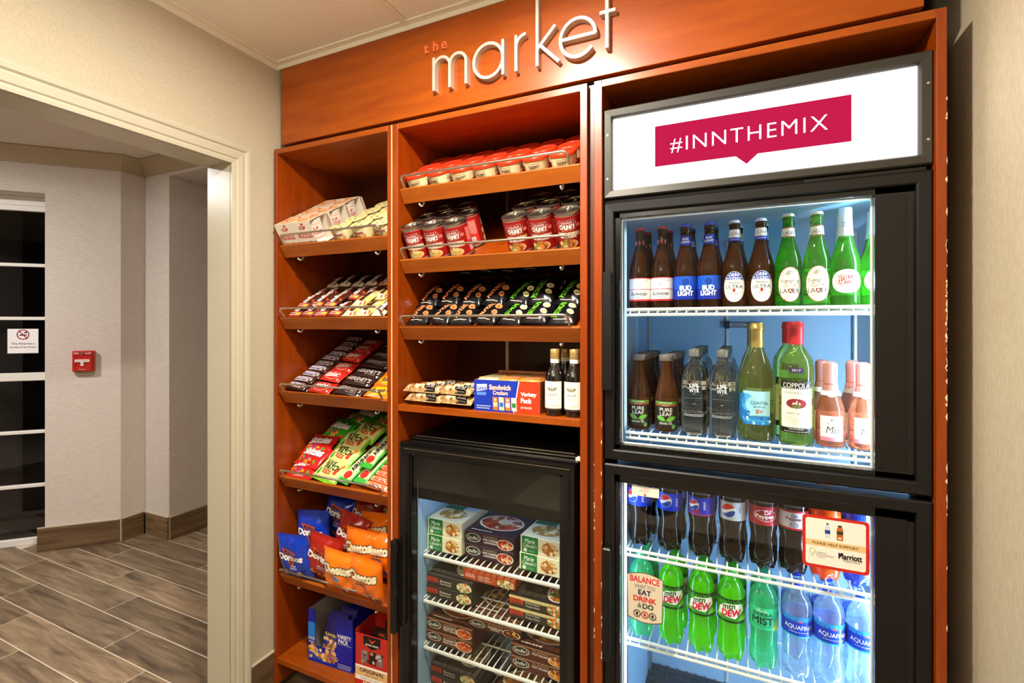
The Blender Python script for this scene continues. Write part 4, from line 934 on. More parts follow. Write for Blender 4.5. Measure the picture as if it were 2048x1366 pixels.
def st_front(sub, cols, seed, line='#C9895A'):
    def f(a, w, h):
        s_oval(a, -w*.32, h*.02, w*.15, h*.33); a.text('CLASSICS', w*.02, h*.26, h*.15, '#D9B98A', 0, w=w*.27, sp=1.3)
        for i, s in enumerate(sub): a.text(s, w*.02, h*(.04-.2*i), h*.15, '#F1EAE0', .02, w=min(w*.28, w*.036*len(s)))
        food(a, w*.32, -h*.08, w*.15, h*.36, seed, cols); a.rect(-w/2, h*.44, w/2, h*.49, line)
    return f
def st_top(cols, seed, bg):
    def f(a, w, d): food(a, .0, -d*.05, w*.40, d*.26, seed, cols, 40); s_oval(a, -w*.25, d*.40, w*.15, d*.07); a.text('CLASSICS', w*.15, d*.38, d*.04, '#E6D2B0').lines(-w*.4, -d*.46, w*.05, -d*.40, 1, '#E6E0D0')
    return f
RAG = ('#B84A28', '#E0B08A', '#8A2A18', '#F0E0C8')
LB = carton('meal_box', .188, .225, .045, '#33222E', st_front(('FIVE CHEESE', 'LASAGNA'), RAG, 8, '#5B3A4C'), st_top(RAG, 9, None))
SB = carton('meal_box', .188, .215, .042, '#542C1E', st_front(('SPAGHETTI', 'MEAT SAUCE'), ('#C0562A', '#E08A4A', '#8A3416'), 11), st_top(('#C0562A', '#E08A4A', '#8A3416'), 12, None))
SK = carton('meal_box', .198, .215, .033, '#542C1E', st_front(('SALISBURY', 'STEAK'), ('#5A2A18', '#7A3E22', '#D9A84A'), 13), st_top(('#5A2A18', '#7A3E22', '#D9A84A'), 14, None))
SP = carton('meal_box', .198, .215, .040, '#542C1E', st_front(('POT ROAST',), ('#C8762A', '#E8A84A', '#7A3E22'), 15), st_top(('#C8762A', '#E8A84A', '#7A3E22'), 16, None))
def h_front(title, red, veg, seed, zig=None):
    def f(a, w, h):
        if zig:
            a.rect(-w*.5, h*.28, w*.5, h*.5, zig)
            for k in range(16): x = -w*.3+k*w*.035; a.poly([(x, h*.29), (x+w*.035, h*.29), (x+w*.0175, h*.17)], zig)
        a.rect(-w*.48, -h*.20, -w*.25, h*.26, '#C9422A').text('healthy', -w*.365, h*.13, h*.17, red, .02, w=w*.17).text('CHOICE', -w*.365, -h*.07, h*.2, red, .03, w=w*.19)
        for i, s in enumerate(title): a.text(s, -w*.08, h*(.08-.27*i), h*.2, '#EDE6D6', 0, .2, w=w*.25)
        food(a, w*.32, -h*.05, w*.16, h*.42, seed, veg, 30, None)
    return f
VEG = ('#E3D6A8', '#C97A3A', '#F0E6C4', '#8A9A48')
HB = carton('meal_box', .186, .20, .038, '#38332C', h_front(('Butternut', 'Squash Ravioli'), '#38201A', VEG, 21), lambda a, w, d: (a.rect(-w*.48, -d*.48, w*.48, d*.48, '#4A443A'), food(a, w*.2, 0, w*.26, d*.3, 22, VEG)))
HO = carton('meal_box', .198, .17, .034, '#B9502A', h_front(('CASHEW', 'CHICKEN'), '#F0D8B8', VEG, 23), lambda a, w, d: (a.text('healthy', -w*.28, d*.1, d*.12, '#5A6A2A', .02, w=w*.3), food(a, w*.2, -d*.05, w*.25, d*.36, 24, ('#C8895A', '#E3C9A0', '#7A4A2A', '#8AA048'))))
HC = carton('meal_box', .200, .20, .036, '#3B342B', h_front(('Sweet & Spicy', 'Orange Chicken'), '#2a1a12', ('#E0762A', '#E8E0CC', '#5A8A3A'), 25, '#D8C684'), lambda a, w, d: (a.text('Sweet & Spicy', -w*.15, d*.28, d*.07, '#8B8378'), food(a, w*.28, -d*.1, w*.2, d*.3, 26, ('#C85A22', '#E8E0CC', '#5A8A3A')), a.disc(-w*.1, -d*.2, w*.06, d*.05, '#8B8378', 14, 1), a.disc(-w*.1, -d*.2, w*.05, d*.04, '#3B342B', 14, 1)))
ZS = [.647, .485, .321, .153]; G = 'frozen meal boxes in the freezer'
F_ = lambda p, x, y, z, l, rz=0: put(p, TR(x, y, z, rz), l, 'food box', G)
F_(GB, -.929, .100, ZS[0], 'green and cream pie box at the bottom of the stack by the freezer wall'); F_(GB, -.928, .101, ZS[0]+.0565, 'green and cream pie box on top of the stack by the freezer wall')
F_(LB, -.758, .112, ZS[0], 'dark lasagna box at the bottom of the middle stack'); F_(LB, -.757, .112, ZS[0]+.0455, 'dark lasagna box on top of the middle stack')
F_(GB, -.573, .106, ZS[0], 'green and cream pie box at the bottom of the hinge-side stack', -2); F_(GB, -.570, .107, ZS[0]+.0565, 'green and cream pie box on top of the hinge-side stack', -2)
F_(HB, -.908, .098, ZS[1], 'dark ravioli box, lower one on the second shelf'); F_(HB, -.907, .099, ZS[1]+.0385, 'dark ravioli box, upper one on the second shelf')
F_(HC, -.578, .104, ZS[1], 'dark box with yellow zigzag edge, lower one'); F_(HC, -.579, .105, ZS[1]+.0365, 'dark box with yellow zigzag edge, upper one')
F_(HO, -.762, .118, ZS[1]+.0775, 'orange chicken meal box bridging the two dark stacks')
F_(SB, -.908, .098, ZS[2], 'brown spaghetti box, lower one on the third shelf'); F_(SB, -.908, .099, ZS[2]+.0425, 'brown spaghetti box, upper one on the third shelf')
F_(SP, -.572, .104, ZS[2]-.0, 'brown pot roast box, lower one on the third shelf'); F_(SP, -.572, .105, ZS[2]+.0405, 'brown pot roast box, upper one on the third shelf')
F_(SK, -.738, .112, ZS[2]+.0848, 'brown steak box, lower of the two bridging the third shelf'); F_(SK, -.737, .112, ZS[2]+.1180, 'brown steak box, upper of the two bridging the third shelf')
F_(HB, -.905, .120, ZS[3], 'dark ravioli box, lower one on the bottom shelf'); F_(HB, -.905, .120, ZS[3]+.0385, 'dark ravioli box, upper one on the bottom shelf')
F_(SP, -.66, .115, ZS[3], 'brown pot roast box alone on the bottom shelf')
# ---------------------------------------------------------------- snacks
def tray(k): return tray_matrix({'S1': 1.764, 'S2': 1.480, 'S3': 1.188, 'S4': .854, 'S5': .470, 'M1': 1.919, 'M2': 1.676, 'M3': 1.446}[k])
def on(k, x, t, n=0., rz=0., rx=0., ry=0.):
    """place on a slanted shelf: x across, t up the slope from the lip, n off the board, rz turn on the board, rx/ry tilt"""
    return tray(k) @ Matrix.Translation((x, t+.002, n+.0015)) @ Matrix.Rotation(R(rz), 4, 'Z') @ Matrix.Rotation(R(rx), 4, 'X') @ Matrix.Rotation(R(ry), 4, 'Y')
def foil(name, col, rough=.28, metal=.0, coat=.3):
    m = mat(name, col, rough, metal, coat=coat); m.node_tree.nodes['Principled BSDF'].inputs['Coat Roughness'].default_value = .18
    return m
def bag(name, W, H, T, seed, m, art, back=.35, crimp=.010, nx=18, ny=22, wr=1., sidepinch=.05):
    """pillow bag lying on its back: centre bottom of its outline at the origin side y=0..H, front +z"""
    rg = random.Random(seed); ph = [rg.uniform(0, 6.28) for _ in range(8)]; fr_ = [rg.uniform(.8, 1.2) for _ in range(8)]
    bc = 1-2*crimp/H
    def h(a, b):
        e = max(0., 1-abs(b/bc)**3.2); s = max(0., 1-abs(a)**3.6)
        z = T*(e**.75)*(s**.7)
        w = math.sin(7.5*a*fr_[0]+ph[0])*abs(b)**2.2+.7*math.sin(12*a*fr_[1]+ph[1]+3*b)*abs(b)**4+.5*math.sin(6*b*fr_[2]+ph[2])*abs(a)**3+.45*math.sin(5*a*fr_[3]+4.2*b*fr_[4]+ph[3])+.3*math.sin(9*b*fr_[5]-6*a+ph[4])
        z += T*.10*wr*w*(e**.5)*(s**.5)
        if abs(b) > bc: z = .0008+.0006*math.sin(60*b)
        return max(z, .0008)
    def xy(a, b): return a*W/2*(1-sidepinch*(1-b*b)*(.6+.4*math.sin(ph[5]+2*b))), (b+1)*H/2+.02*H*math.sin(2.2*a+ph[6])*abs(b)*.35
    zb = back*T+.0012
    vs = []; fs = []
    for side in (1, -1):
        for j in range(ny+1):
            b = -1+2*j/ny; b = math.copysign(abs(b)**.8, b)
            for i in range(nx+1):
                a = -1+2*i/nx; a = math.copysign(abs(a)**.8, a); x, y = xy(a, b)
                z = zb+h(a, b) if side > 0 else zb-min(h(a, -b*1.)*back, zb)
                vs.append((x, y, z))
    n = (nx+1)*(ny+1)
    for j in range(ny):
        for i in range(nx):
            q = (j*(nx+1)+i, j*(nx+1)+i+1, (j+1)*(nx+1)+i+1, (j+1)*(nx+1)+i); fs.append(q); fs.append(tuple(n+k for k in q[::-1]))
    rim = [i for i in range(nx+1)]+[j*(nx+1)+nx for j in range(1, ny+1)]+[ny*(nx+1)+i for i in range(nx-1, -1, -1)]+[j*(nx+1) for j in range(ny-1, 0, -1)]
    for k in range(len(rim)): a_, b_ = rim[k], rim[(k+1) % len(rim)]; fs.append((b_, a_, n+a_, n+b_))
    mb = MB(); mb.v = vs; mb.f = fs; mb.m = [0]*len(fs)
    o = mb.build(name, m, None, 75)
    if art:
        A = Art(); art(A, W, H)
        def fn(u, v, l):
            a = max(-1, min(1, 2*u/W)); b = max(-1, min(1, 2*v/H)); x, y = xy(a, b); return Vector((x, y, zb+h(a, b)+l))
        A.build('printed_front', o, fn, base=.0006, rough=.33, maxe=min(.011, W*.11))
    return o
# ---- first shelf: noodle cartons and cheese pasta cups
CARD = mat('carton_white', '#F0E4D4', .55); KRAFT = mat('kraft_inside', '#C9B08A', .8)
def noodle_carton():
    w, d, h = .185, .094, .098; t = .0008
    o = MB().box(-w/2, 0, 0, w/2, d, t).box(-w/2, 0, h-t, w/2, d, h).box(-w/2, 0, t, w/2, t, h-t).box(-w/2, d-t, t, w/2, d, h-t).box(-w/2, t, t, -w/2+t, d-t, h-t).build('noodle_carton', CARD)
    MB().add([(w/2, d, .0), (w/2+.030, d-.018, .0), (w/2+.030, d-.018, h), (w/2, d, h), (w/2, d+.0008, 0), (w/2+.031, d-.0172, 0), (w/2+.031, d-.0172, h), (w/2, d+.0008, h)], [(0, 1, 2, 3), (7, 6, 5, 4), (0, 4, 5, 1), (3, 2, 6, 7), (1, 5, 6, 2)]).build('open_flap', CARD, o)
    for i, x in enumerate((-.045, .046)):
        cup = MB().lathe([(.028, .002), (.030, .001), (.041, .084), (.0435, .085), (.0435, .089), (.040, .0895), (0, .0895)], 24, cap=False).build('cup', mat('foam_cup', '#EFE8DC', .6), o, 50)
        cup.location = (x, d/2, .002)
        if i: 
            A = Art().rect(-.025, -.012, .025, .014, '#E9E2D6', 8).text('CUP', 0, .012, .011, '#C8352A', .04).text('NOODLES', 0, -.004, .013, '#C8352A', .04, w=.05).lines(-.028, .024, .028, .034, 2, '#E0A890').lines(-.028, -.030, .028, -.018, 2, '#E0A890')
            A.build('cup_print', cup, lambda u, v, l: Vector(((.0362+v*.13+l)*math.cos(u/.037-.55), (.0362+v*.13+l)*math.sin(u/.037-.55), .045+v)))
    A = Art().rect(-w/2, -h*.5, w/2, -h*.30, '#E2642C')
    for x in (-.046, .046):
        A.rect(x-.040, -.030, x+.040, .022, '#F3E9DC').text('NOODLES', x, -.004, .020, '#C8382A', .04, w=.070).text('CUP', x, .026, .012, '#C23A2A', .04).disc(x-.02, -.035, .012, .008, '#E9A03C', 12, 1).disc(x+.014, -.036, .014, .009, '#D9762C', 12, 1).disc(x+.004, .040, .006, .0045, '#C23A2A', 10, 1)
    A.build('front_print', o, lambda u, v, l: Vector((u, -l, v+h/2)))
    A = Art().rect(-w/2, -d/2, w/2, d/2, '#E9D4BC')
    for x, s in ((-.046, 1), (.046, 2)):
        A.disc(x, 0, .042, .040, '#E88A4A', 20, 1).disc(x, 0, .036, .034, '#F1C79A', 20, 1).specks(x-.026, -.026, x+.026, .026, .009, 14, ('#E2642C', '#F3DDB6', '#D98A3A', '#EBB070'), s)
    A.build('top_print', o, lambda u, v, l: Vector((u, v+d/2, h+l)))
    return o
nc = noodle_carton()
for i, (x, t, rz, l) in enumerate(((-1.540, .004, 0, 'open-ended orange and white noodle carton, front one against the wall side'), (-1.527, .104, -1, 'open-ended orange and white noodle carton, second one up the slope'), (-1.530, .206, -1, 'open-ended orange and white noodle carton, third one up the slope'))):
    put(nc, on('S1', x, t, .001, rz), l, 'noodle carton', 'noodle cartons on the top narrow shelf')
def pasta_cup():
    n = 28; P = [(.026, 0), (.0275, .001), (.0365, .052), (.0405, .0535), (.0405, .056), (.0385, .0565)]
    def sq(a): return 1/max(abs(math.cos(a)), abs(math.sin(a)))**.42
    vs = []; fs = []
    for r, z in P:
        for k in range(n): a = 2*math.pi*k/n; vs.append((r*sq(a)*math.cos(a), r*sq(a)*math.sin(a), z))
    for i in range(len(P)-1):
        for k in range(n): fs.append((i*n+k, i*n+(k+1) % n, (i+1)*n+(k+1) % n, (i+1)*n+k))
    fs.append(tuple(range(n))[::-1]); fs.append(tuple((len(P)-1)*n+k for k in range(n)))
    o = MB().add(vs, fs).build('pasta_cup', mat('cream_plastic', '#E9DDA6', .35), None, 40)
    A = Art().rect(-.030, -.018, .030, .018, '#EFE6B8', 12).disc(-.002, .004, .021, .011, '#F6F0D4', 16, 2).text('Velveeta', -.002, .004, .011, '#B8264A', .03, .15, w=.040).specks(-.024, -.017, .024, -.008, .006, 9, ('#E9A83A', '#F0C860', '#D98A2A'), 4)
    def fn(u, v, l):
        a = -math.pi/2+u/.034; r = (.0275+(.0365-.0275)*(.026+v)/.052)*sq(a)+l; return Vector((r*math.cos(a), r*math.sin(a), .027+v))
    A.build('front_print', o, fn, base=.001)
    A = Art().disc(0, 0, .0385, .0385, '#E6DFA0', 20, 1).poly([(-.036, -.02), (.036, .012), (.036, .022), (-.036, -.010)], '#E8C860').text('Shells & Cheese', 0, .0, .006, '#8A6A2A', 0, .2, w=.05, rot=R(24)).rect(.008, -.022, .020, -.014, '#3A3A2A').rect(-.026, .010, -.010, .018, '#55503A').disc(-.010, -.020, .006, .005, '#C8503A', 10, 1).lines(-.024, .020, .020, .028, 1, '#8A7A4A')
    A.build('lid_print', o, lambda u, v, l: Vector((u*1.06, v*1.06, .0565+l)))
    return o
pc = pasta_cup()
for c in range(3):
    for r in range(4):
        x = -1.348+.100*c+(.012*r if c < 2 else -.006*r); t = .045+.083*r
        put(pc, on('S1', min(x, -1.142) if c == 2 else x, t, .001, random.Random(c*5+r).uniform(-12, 12)), f'pasta cup with yellow lid, {ORD[c]} column from the cartons, {ORD[r]} from the rail', 'pasta cup', 'cheese pasta cups on the top narrow shelf')
# ---- second shelf: small pouches of coated chocolate
def mm(main, edge, txt, extra, rg):
    def art(a, W, H):
        a.rect(-W*.47, -H*.44, W*.47, -H*.22, edge, 6, 3)
        a.text('m&m', -W*.03, H*.05, W*.40, txt, .05, .1, w=H*.58, rot=R(90), edge=('#2a0f08', .03))
        a.text("'s", -W*.02, H*.37, W*.22, txt, .04, .1, rot=R(90)).lines(-W*.4, -H*.40, W*.4, -H*.28, 2, '#F0E6DA', rg)
        a.specks(W*.18, -H*.36, W*.44, H*.30, W*.085, 6, extra, rg, 1, 10)
    return art
PB = foil('brown_pouch', '#4A2418'); PY = foil('tan_pouch', '#DDBB72'); PK = foil('dark_pouch', '#2C1A16')
mmb = bag('candy_pouch', .068, .118, .013, 3, PB, mm('#4A2418', '#A83224', '#F2ECE6', ('#C8342A', '#E8B83A', '#A8481E'), 3))
mmy = bag('candy_pouch', .068, .118, .013, 5, PY, mm('#DDBB72', '#E8D9AC', '#4A2418', ('#F2E6C0', '#C8842A', '#B8342A'), 5))
mmk = bag('candy_pouch', .068, .118, .013, 7, PK, mm('#2C1A16', '#C8BCA0', '#F2ECE6', ('#B8342A', '#E8D9AC', '#7A4A2A'), 7))
for r in range(3):
    for c in range(7):
        x = -1.598+.0705*c+(.006*r if c < 5 else 0); t = .010+.112*r
        p = (mmb if c < 4 else mmy if c < 6 else mmk) if r == 0 else (mmb if c < 5 else mmy) if r == 1 else (mmk if c < 4 else mmb)
        d = {id(mmb): 'brown candy pouch with white lettering', id(mmy): 'tan candy pouch with brown lettering', id(mmk): 'dark candy pouch with pale lettering'}[id(p)]
        rr = random.Random(r*11+c)
        put(p, on('S2', min(max(x, -1.596), -1.138), t, .001+.010*(r > 0 and 1)+.003*(c % 2), rr.uniform(-7, 7)-8, 3), f'{d}, {ORD[c]} from the wall, {("front", "middle", "back")[r]} row', 'candy pouch', 'candy pouches on the second narrow shelf')
# extra pouches piled on the front row
for i, (x, t, p) in enumerate(((-1.585, .052, mmb), (-1.515, .060, mmb), (-1.442, .055, mmb), (-1.30, .06, mmy))):
    put(p, on('S2', x, t, .017, -10, 4), ('brown candy pouch lying on top of the front row, by the wall', 'brown candy pouch lying on top of the front row, second', 'brown candy pouch lying on top of the front row, third', 'tan candy pouch lying on top of the front row')[i], 'candy pouch', 'candy pouches on the second narrow shelf')
# ---- third shelf: chocolate bars
def a_snick(a, W, H):
    a.poly([(-W*.40, -H*.36), (W*.30, -H*.36), (W*.34, H*.36), (-W*.36, H*.36)], '#E8E2E6').poly([(-W*.385, -H*.29), (W*.285, -H*.29), (W*.32, H*.29), (-W*.345, H*.29)], '#24367E').text('SNICKERS', -W*.03, 0, H*.40, '#F0ECF4', .03, .12, w=W*.56, edge=('#B82A34', .03)).disc(W*.40, -H*.05, W*.035, H*.22, '#C8BCA8', 8, 1)
def a_kit(a, W, H):
    a.disc(0, 0, W*.34, H*.36, '#D8281E', 22, 2, R(8)).ring(0, 0, W*.35, H*.37, .0012, '#F0E8E0', 26).text('KitKat', 0, 0, H*.36, '#F4EEE8', .05, .2, w=W*.52, rot=R(8)).disc(W*.40, -H*.33, .004, .004, '#E8D8C8', 8, 1)
def a_hersh(a, W, H): a.text("HERSHEY'S", 0, H*.03, H*.36, '#D2CCC6', .02, w=W*.84).text('MILK CHOCOLATE', W*.12, -H*.26, H*.09, '#B8B0A8', .01).disc(W*.42, -H*.36, .0045, .0045, '#D8D0C8', 10, 1)
def a_reese(a, W, H): a.disc(0, 0, W*.36, H*.36, '#F2B018', 20, 2, R(12)).text("Reese's", 0, 0, H*.36, '#5A2A12', .05, .2, w=W*.56, rot=R(14), edge=('#F7E9C0', .03))
sn = bag('chocolate_bar', .112, .036, .012, 11, foil('snack_brown', '#43231F'), a_snick, .6, .002, 14, 8, .5, .0)
kk = bag('chocolate_bar', .116, .061, .011, 12, foil('bar_red', '#C4281C'), a_kit, .6, .002, 14, 10, .5, .0)
hb_ = bag('chocolate_bar', .146, .053, .009, 13, foil('bar_dark_brown', '#2E1A18'), a_hersh, .6, .002, 14, 10, .4, .0)
rs = bag('chocolate_bar', .132, .064, .011, 14, foil('bar_orange', '#EE7A14'), a_reese, .6, .002, 14, 10, .5, .0)
for k in range(10):
    put(sn, on('S3', -1.577+.0045*k if k < 8 else -1.545, .012+.037*k, .012+.002*(k % 2), -4-random.Random(k).uniform(0, 5)), f'brown and blue chocolate bar, {ORD[k]} up the column along the wall', 'chocolate bar', 'wall-side column of chocolate bars'); 
for k in range(10):
    put(sn, on('S3', -1.573+.0035*k, .014+.037*k, .0005, -4), f'brown and blue chocolate bar under the {ORD[k]} one of the wall column', 'chocolate bar', 'wall-side column of chocolate bars')
for k in range(6):
    put(kk, on('S3', -1.452, .006+.067*k if k < 5 else .325, .006+.005*(k % 2) if k < 5 else .0, -7+random.Random(k).uniform(-2, 2), 2), f'red wafer bar, {ORD[k]} up its column', 'chocolate bar', 'column of red wafer bars')
for k in range(6):
    put(hb_, on('S3', -1.318+(.004*k), .010+.056*k, .003+.004*(k % 2), -8, 2), f'dark brown chocolate bar with grey lettering, {ORD[k]} up its column', 'chocolate bar', 'column of dark brown bars')
for k in range(5):
    put(rs, on('S3', -1.172+.001*k, .006+.068*k, .002, -8, 2), f'orange peanut butter bar, {ORD[k]} up its column', 'chocolate bar', 'column of orange bars')
# ---- fourth shelf: chewy candy
def a_skit(c1, dots, bgc):
    def f(a, W, H):
        a.text('Skittles', -W*.01, H*.12, H*.32, '#F4EEF0', .06, .12, w=W*.74, rot=R(4), edge=(c1, .045)); a.specks(-W*.36, -H*.34, W*.38, -H*.12, H*.06, 16, dots, 7, 1, 9); a.lines(-W*.2, -H*.43, W*.2, -H*.37, 1, '#E8D0D0')
    return f
RB = ('#E83A2A', '#F2B82A', '#4AA83A', '#8A3AA8', '#F07A2A')
sk = bag('candy_bag', .138, .105, .016, 21, foil('bag_red', '#CC1F1C'), a_skit('#7A0E10', RB, 0)); sg = bag('candy_bag', .138, .105, .016, 22, foil('bag_green', '#2F9A22'), a_skit('#0F4A14', RB, 0))
def a_sour(a, W, H):
    a.rect(-W*.44, -H*.40, W*.44, H*.40, '#E3E496', 8, 6).text('SOUR', -W*.14, H*.24, H*.18, '#233A1A', .05, .1, w=W*.34, rot=R(6)).text('PATCH', W*.04, H*.05, H*.22, '#233A1A', .05, .1, w=W*.56, rot=R(6)).text('KIDS', -W*.02, -H*.16, H*.15, '#C8402A', .05, .1)
    for x, y, c in ((W*.27, -H*.10, '#E2452A'), (W*.33, H*.22, '#E8882A'), (-W*.30, -H*.24, '#4AA83A')): a.disc(x, y, W*.06, H*.09, c, 10, 2).disc(x, y+H*.12, W*.04, H*.055, c, 10, 1)
sp_ = bag('candy_bag', .148, .108, .015, 23, foil('bag_lime', '#7ACB2A'), a_sour)
def a_air(a, W, H):
    a.rect(-W*.40, -H*.42, W*.40, H*.22, '#DDE0A4', 6, 10).text('AIRHEADS', 0, -H*.08, W*.34, '#1E2A2A', .06, .05, w=H*.40, rot=R(90), edge=('#F4F2E6', .05)).disc(0, -H*.36, W*.30, W*.26, '#D8342A', 14, 2).rect(-W*.40, H*.24, W*.40, H*.30, '#D8342A', 6).rect(-W*.40, H*.30, W*.40, H*.36, '#2A7AC8', 6)
ah = bag('candy_bag', .062, .255, .012, 24, foil('bag_bright_green', '#3FAE3A'), a_air, .4, .01, 10, 24)
def a_star(a, W, H): a.rect(-W*.48, -H*.36, W*.48, H*.36, '#F0E0BE', 10, 3).text('Starburst', -W*.02, 0, H*.62, '#D8341E', .04, .15, w=W*.62).disc(-W*.40, 0, H*.26, H*.26, '#E8A03A', 10, 1).disc(W*.40, 0, H*.26, H*.26, '#E86A3A', 10, 1)
sb = bag('chew_pack', .130, .027, .011, 25, foil('pack_orange', '#E2571E'), a_star, .8, .002, 14, 8, .3, 0.)
for x, t, n, rz, rx, p, l in ((-1.560, .004, .001, 2, 2, sk, 'red candy bag lowest by the wall on the fourth shelf'), (-1.556, .050, .018, -8, 4, sk, 'red candy bag lying on the lowest red one'), (-1.558, .108, .024, 3, 3, sk, 'red candy bag highest up the slope, below the green ones'),
    (-1.560, .180, .003, -6, 3, sg, 'green candy bag with white lettering, lowest green one'), (-1.540, .205, .022, -8, 4, sg, 'green candy bag with white lettering, leaning above the lowest green one'), (-1.520, .285, .004, -6, 2, sg, 'green candy bag at the back of the wall side'), (-1.470, .295, .026, -14, 2, sg, 'green candy bag on top at the back'),
    (-1.432, .006, .004, -10, 3, sp_, 'lime green sour candy bag, first from the rail'), (-1.425, .082, .012, -12, 5, sp_, 'lime green sour candy bag, second from the rail'), (-1.415, .146, .020, -6, 5, sp_, 'lime green sour candy bag, third from the rail'), (-1.395, .212, .022, -12, 4, sp_, 'lime green sour candy bag, fourth from the rail'), (-1.380, .285, .012, -6, 2, sp_, 'lime green sour candy bag at the back')):
    put(p, on('S4', x, t, n, rz, rx), l, 'candy bag', 'chewy candy bags on the fourth shelf')
for i, (x, t, n, rz) in enumerate(((-1.330, .008, .004, -14), (-1.262, .022, .002, -13), (-1.255, .070, .032, -10))):
    put(ah, on('S4', x, t, n+.010, rz, 1), f'long green strip candy bag, {ORD[i]} from the sour candy', 'candy bag', 'long strip candy bags')
for k in range(10):
    put(sb, on('S4', -1.172+.0015*k, .010+.0275*k, .002, -8), f'orange and cream chew pack, {ORD[k]} up the column by the divider', 'chew pack', 'column of chew packs')
# ---- fifth shelf: chip bags standing against one another
def a_dor(c2, flav):
    def f(a, W, H):
        a.poly([(-W*.26, H*.26), (W*.22, H*.20), (W*.02, -H*.14)], '#C8502A').poly([(-W*.20, H*.22), (W*.16, H*.175), (W*.015, -H*.08)], '#2A1410').poly([(-W*.13, H*.185), (W*.10, H*.155), (W*.01, -H*.01)], c2)
        a.text('Doritos', 0, H*.08, H*.13, '#F8F6F4', .06, .05, w=W*.74, rot=R(-3), edge=('#1A1216', .03)).text(flav[0], W*.05, -H*.12, H*.035, '#E8ECF8', .02).text(flav[1], W*.05, -H*.17, H*.035, '#E8ECF8', .02)
        for x, y, r in ((-W*.22, -H*.27, .3), (W*.0, -H*.36, -.2), (W*.2, -H*.30, .1), (-W*.34, -H*.38, 0)): a.poly([(x-W*.13, y-H*.05), (x+W*.13, y-H*.06), (x+W*.02*r*5, y+H*.08)], '#D99A3A').specks(x-W*.06, y-H*.03, x+W*.06, y+H*.02, .003, 4, ('#B86A1E', '#E8C070'), 3)
    return f
def a_chee(sub):
    def f(a, W, H):
        a.text('Cheetos', 0, H*.16, H*.19, '#F7ECC8', .08, .1, w=W*.80, rot=R(6), edge=('#1A120E', .07)).text(sub, -W*.02, -H*.04, H*.08, '#2A6AB0' if sub == 'Puffs' else '#6A3A12', .06, .1, edge=('#F4F0E0', .03))
        a.disc(W*.2, -H*.36, W*.25, H*.09, '#1F3F9A', 16, 2).specks(-W*.36, -H*.42, W*.40, -H*.24, W*.06, 16, ('#E8761A', '#F2A23A', '#C8581A'), 9, 1, 9)
    return f
db = bag('chip_bag', .152, .185, .030, 31, foil('chip_blue', '#1238B8', .17), a_dor('#2A60C8', ('COOL', 'RANCH')), .6, .010, 18, 22, 1.8)
dr_ = bag('chip_bag', .150, .185, .030, 32, foil('chip_red', '#A3241A', .18), a_dor('#D8402A', ('NACHO', 'CHEESE')), .6, .010, 18, 22, 1.8)
chp = bag('chip_bag', .150, .170, .030, 33, foil('chip_orange', '#F07A16', .2), a_chee('Puffs'), .6, .010, 18, 22, 1.8); chc = bag('chip_bag', .150, .170, .030, 34, foil('chip_orange_2', '#EA7010', .2), a_chee('Crunchy'), .6, .010, 18, 22, 1.8)
def stand(x, y, z, lean, rz, roll=0.):
    """upright bag: base point in world, leaning back by lean degrees, turned rz"""
    return Matrix.Translation((x, y, z)) @ Matrix.Rotation(R(rz), 4, 'Z') @ Matrix.Rotation(R(90-lean), 4, 'X') @ Matrix.Rotation(R(roll), 4, 'Z')
Y5 = lambda t: .017+.011+t*math.cos(THT); Z5 = lambda t: .470-.019+t*math.sin(THT)
CB = [(db, -1.532, .010, -11, 4, 2, 'blue chip bag in front by the wall'), (db, -1.535, .100, 0, 8, 4, 'blue chip bag second behind the front blue one'), (db, -1.500, .190, 6, 4, -8, 'blue chip bag third behind the front blue one'), (db, -1.440, .262, 10, 2, -14, 'blue chip bag at the back of the fifth shelf'),
      (dr_, -1.435, .032, -8, 6, -12, 'dark red chip bag in front, beside the blue one'), (dr_, -1.385, .118, 2, 4, -14, 'dark red chip bag second back'), (dr_, -1.375, .206, 8, 0, -8, 'dark red chip bag third back'), (dr_, -1.350, .285, 12, 0, 0, 'dark red chip bag at the back'),
      (chp, -1.315, .008, -11, 2, -6, 'orange puffed chip bag lowest in front'), (chc, -1.283, .086, -2, 0, -2, 'orange chip bag second behind the puffed one'), (chc, -1.262, .158, 2, 0, 3, 'orange chip bag third behind the puffed one'), (chc, -1.225, .240, 6, 0, 4, 'orange chip bag highest at the back'),
      (chc, -1.188, .008, -11, -4, -5, 'orange chip bag in front against the divider'), (chc, -1.184, .092, -2, -4, 0, 'orange chip bag second back against the divider')]
for p, x, t, lean, rz, roll, l in CB: put(p, stand(x, Y5(t), Z5(t)+.013, lean, rz, roll), l, 'chip bag', 'chip bags on the fifth shelf')
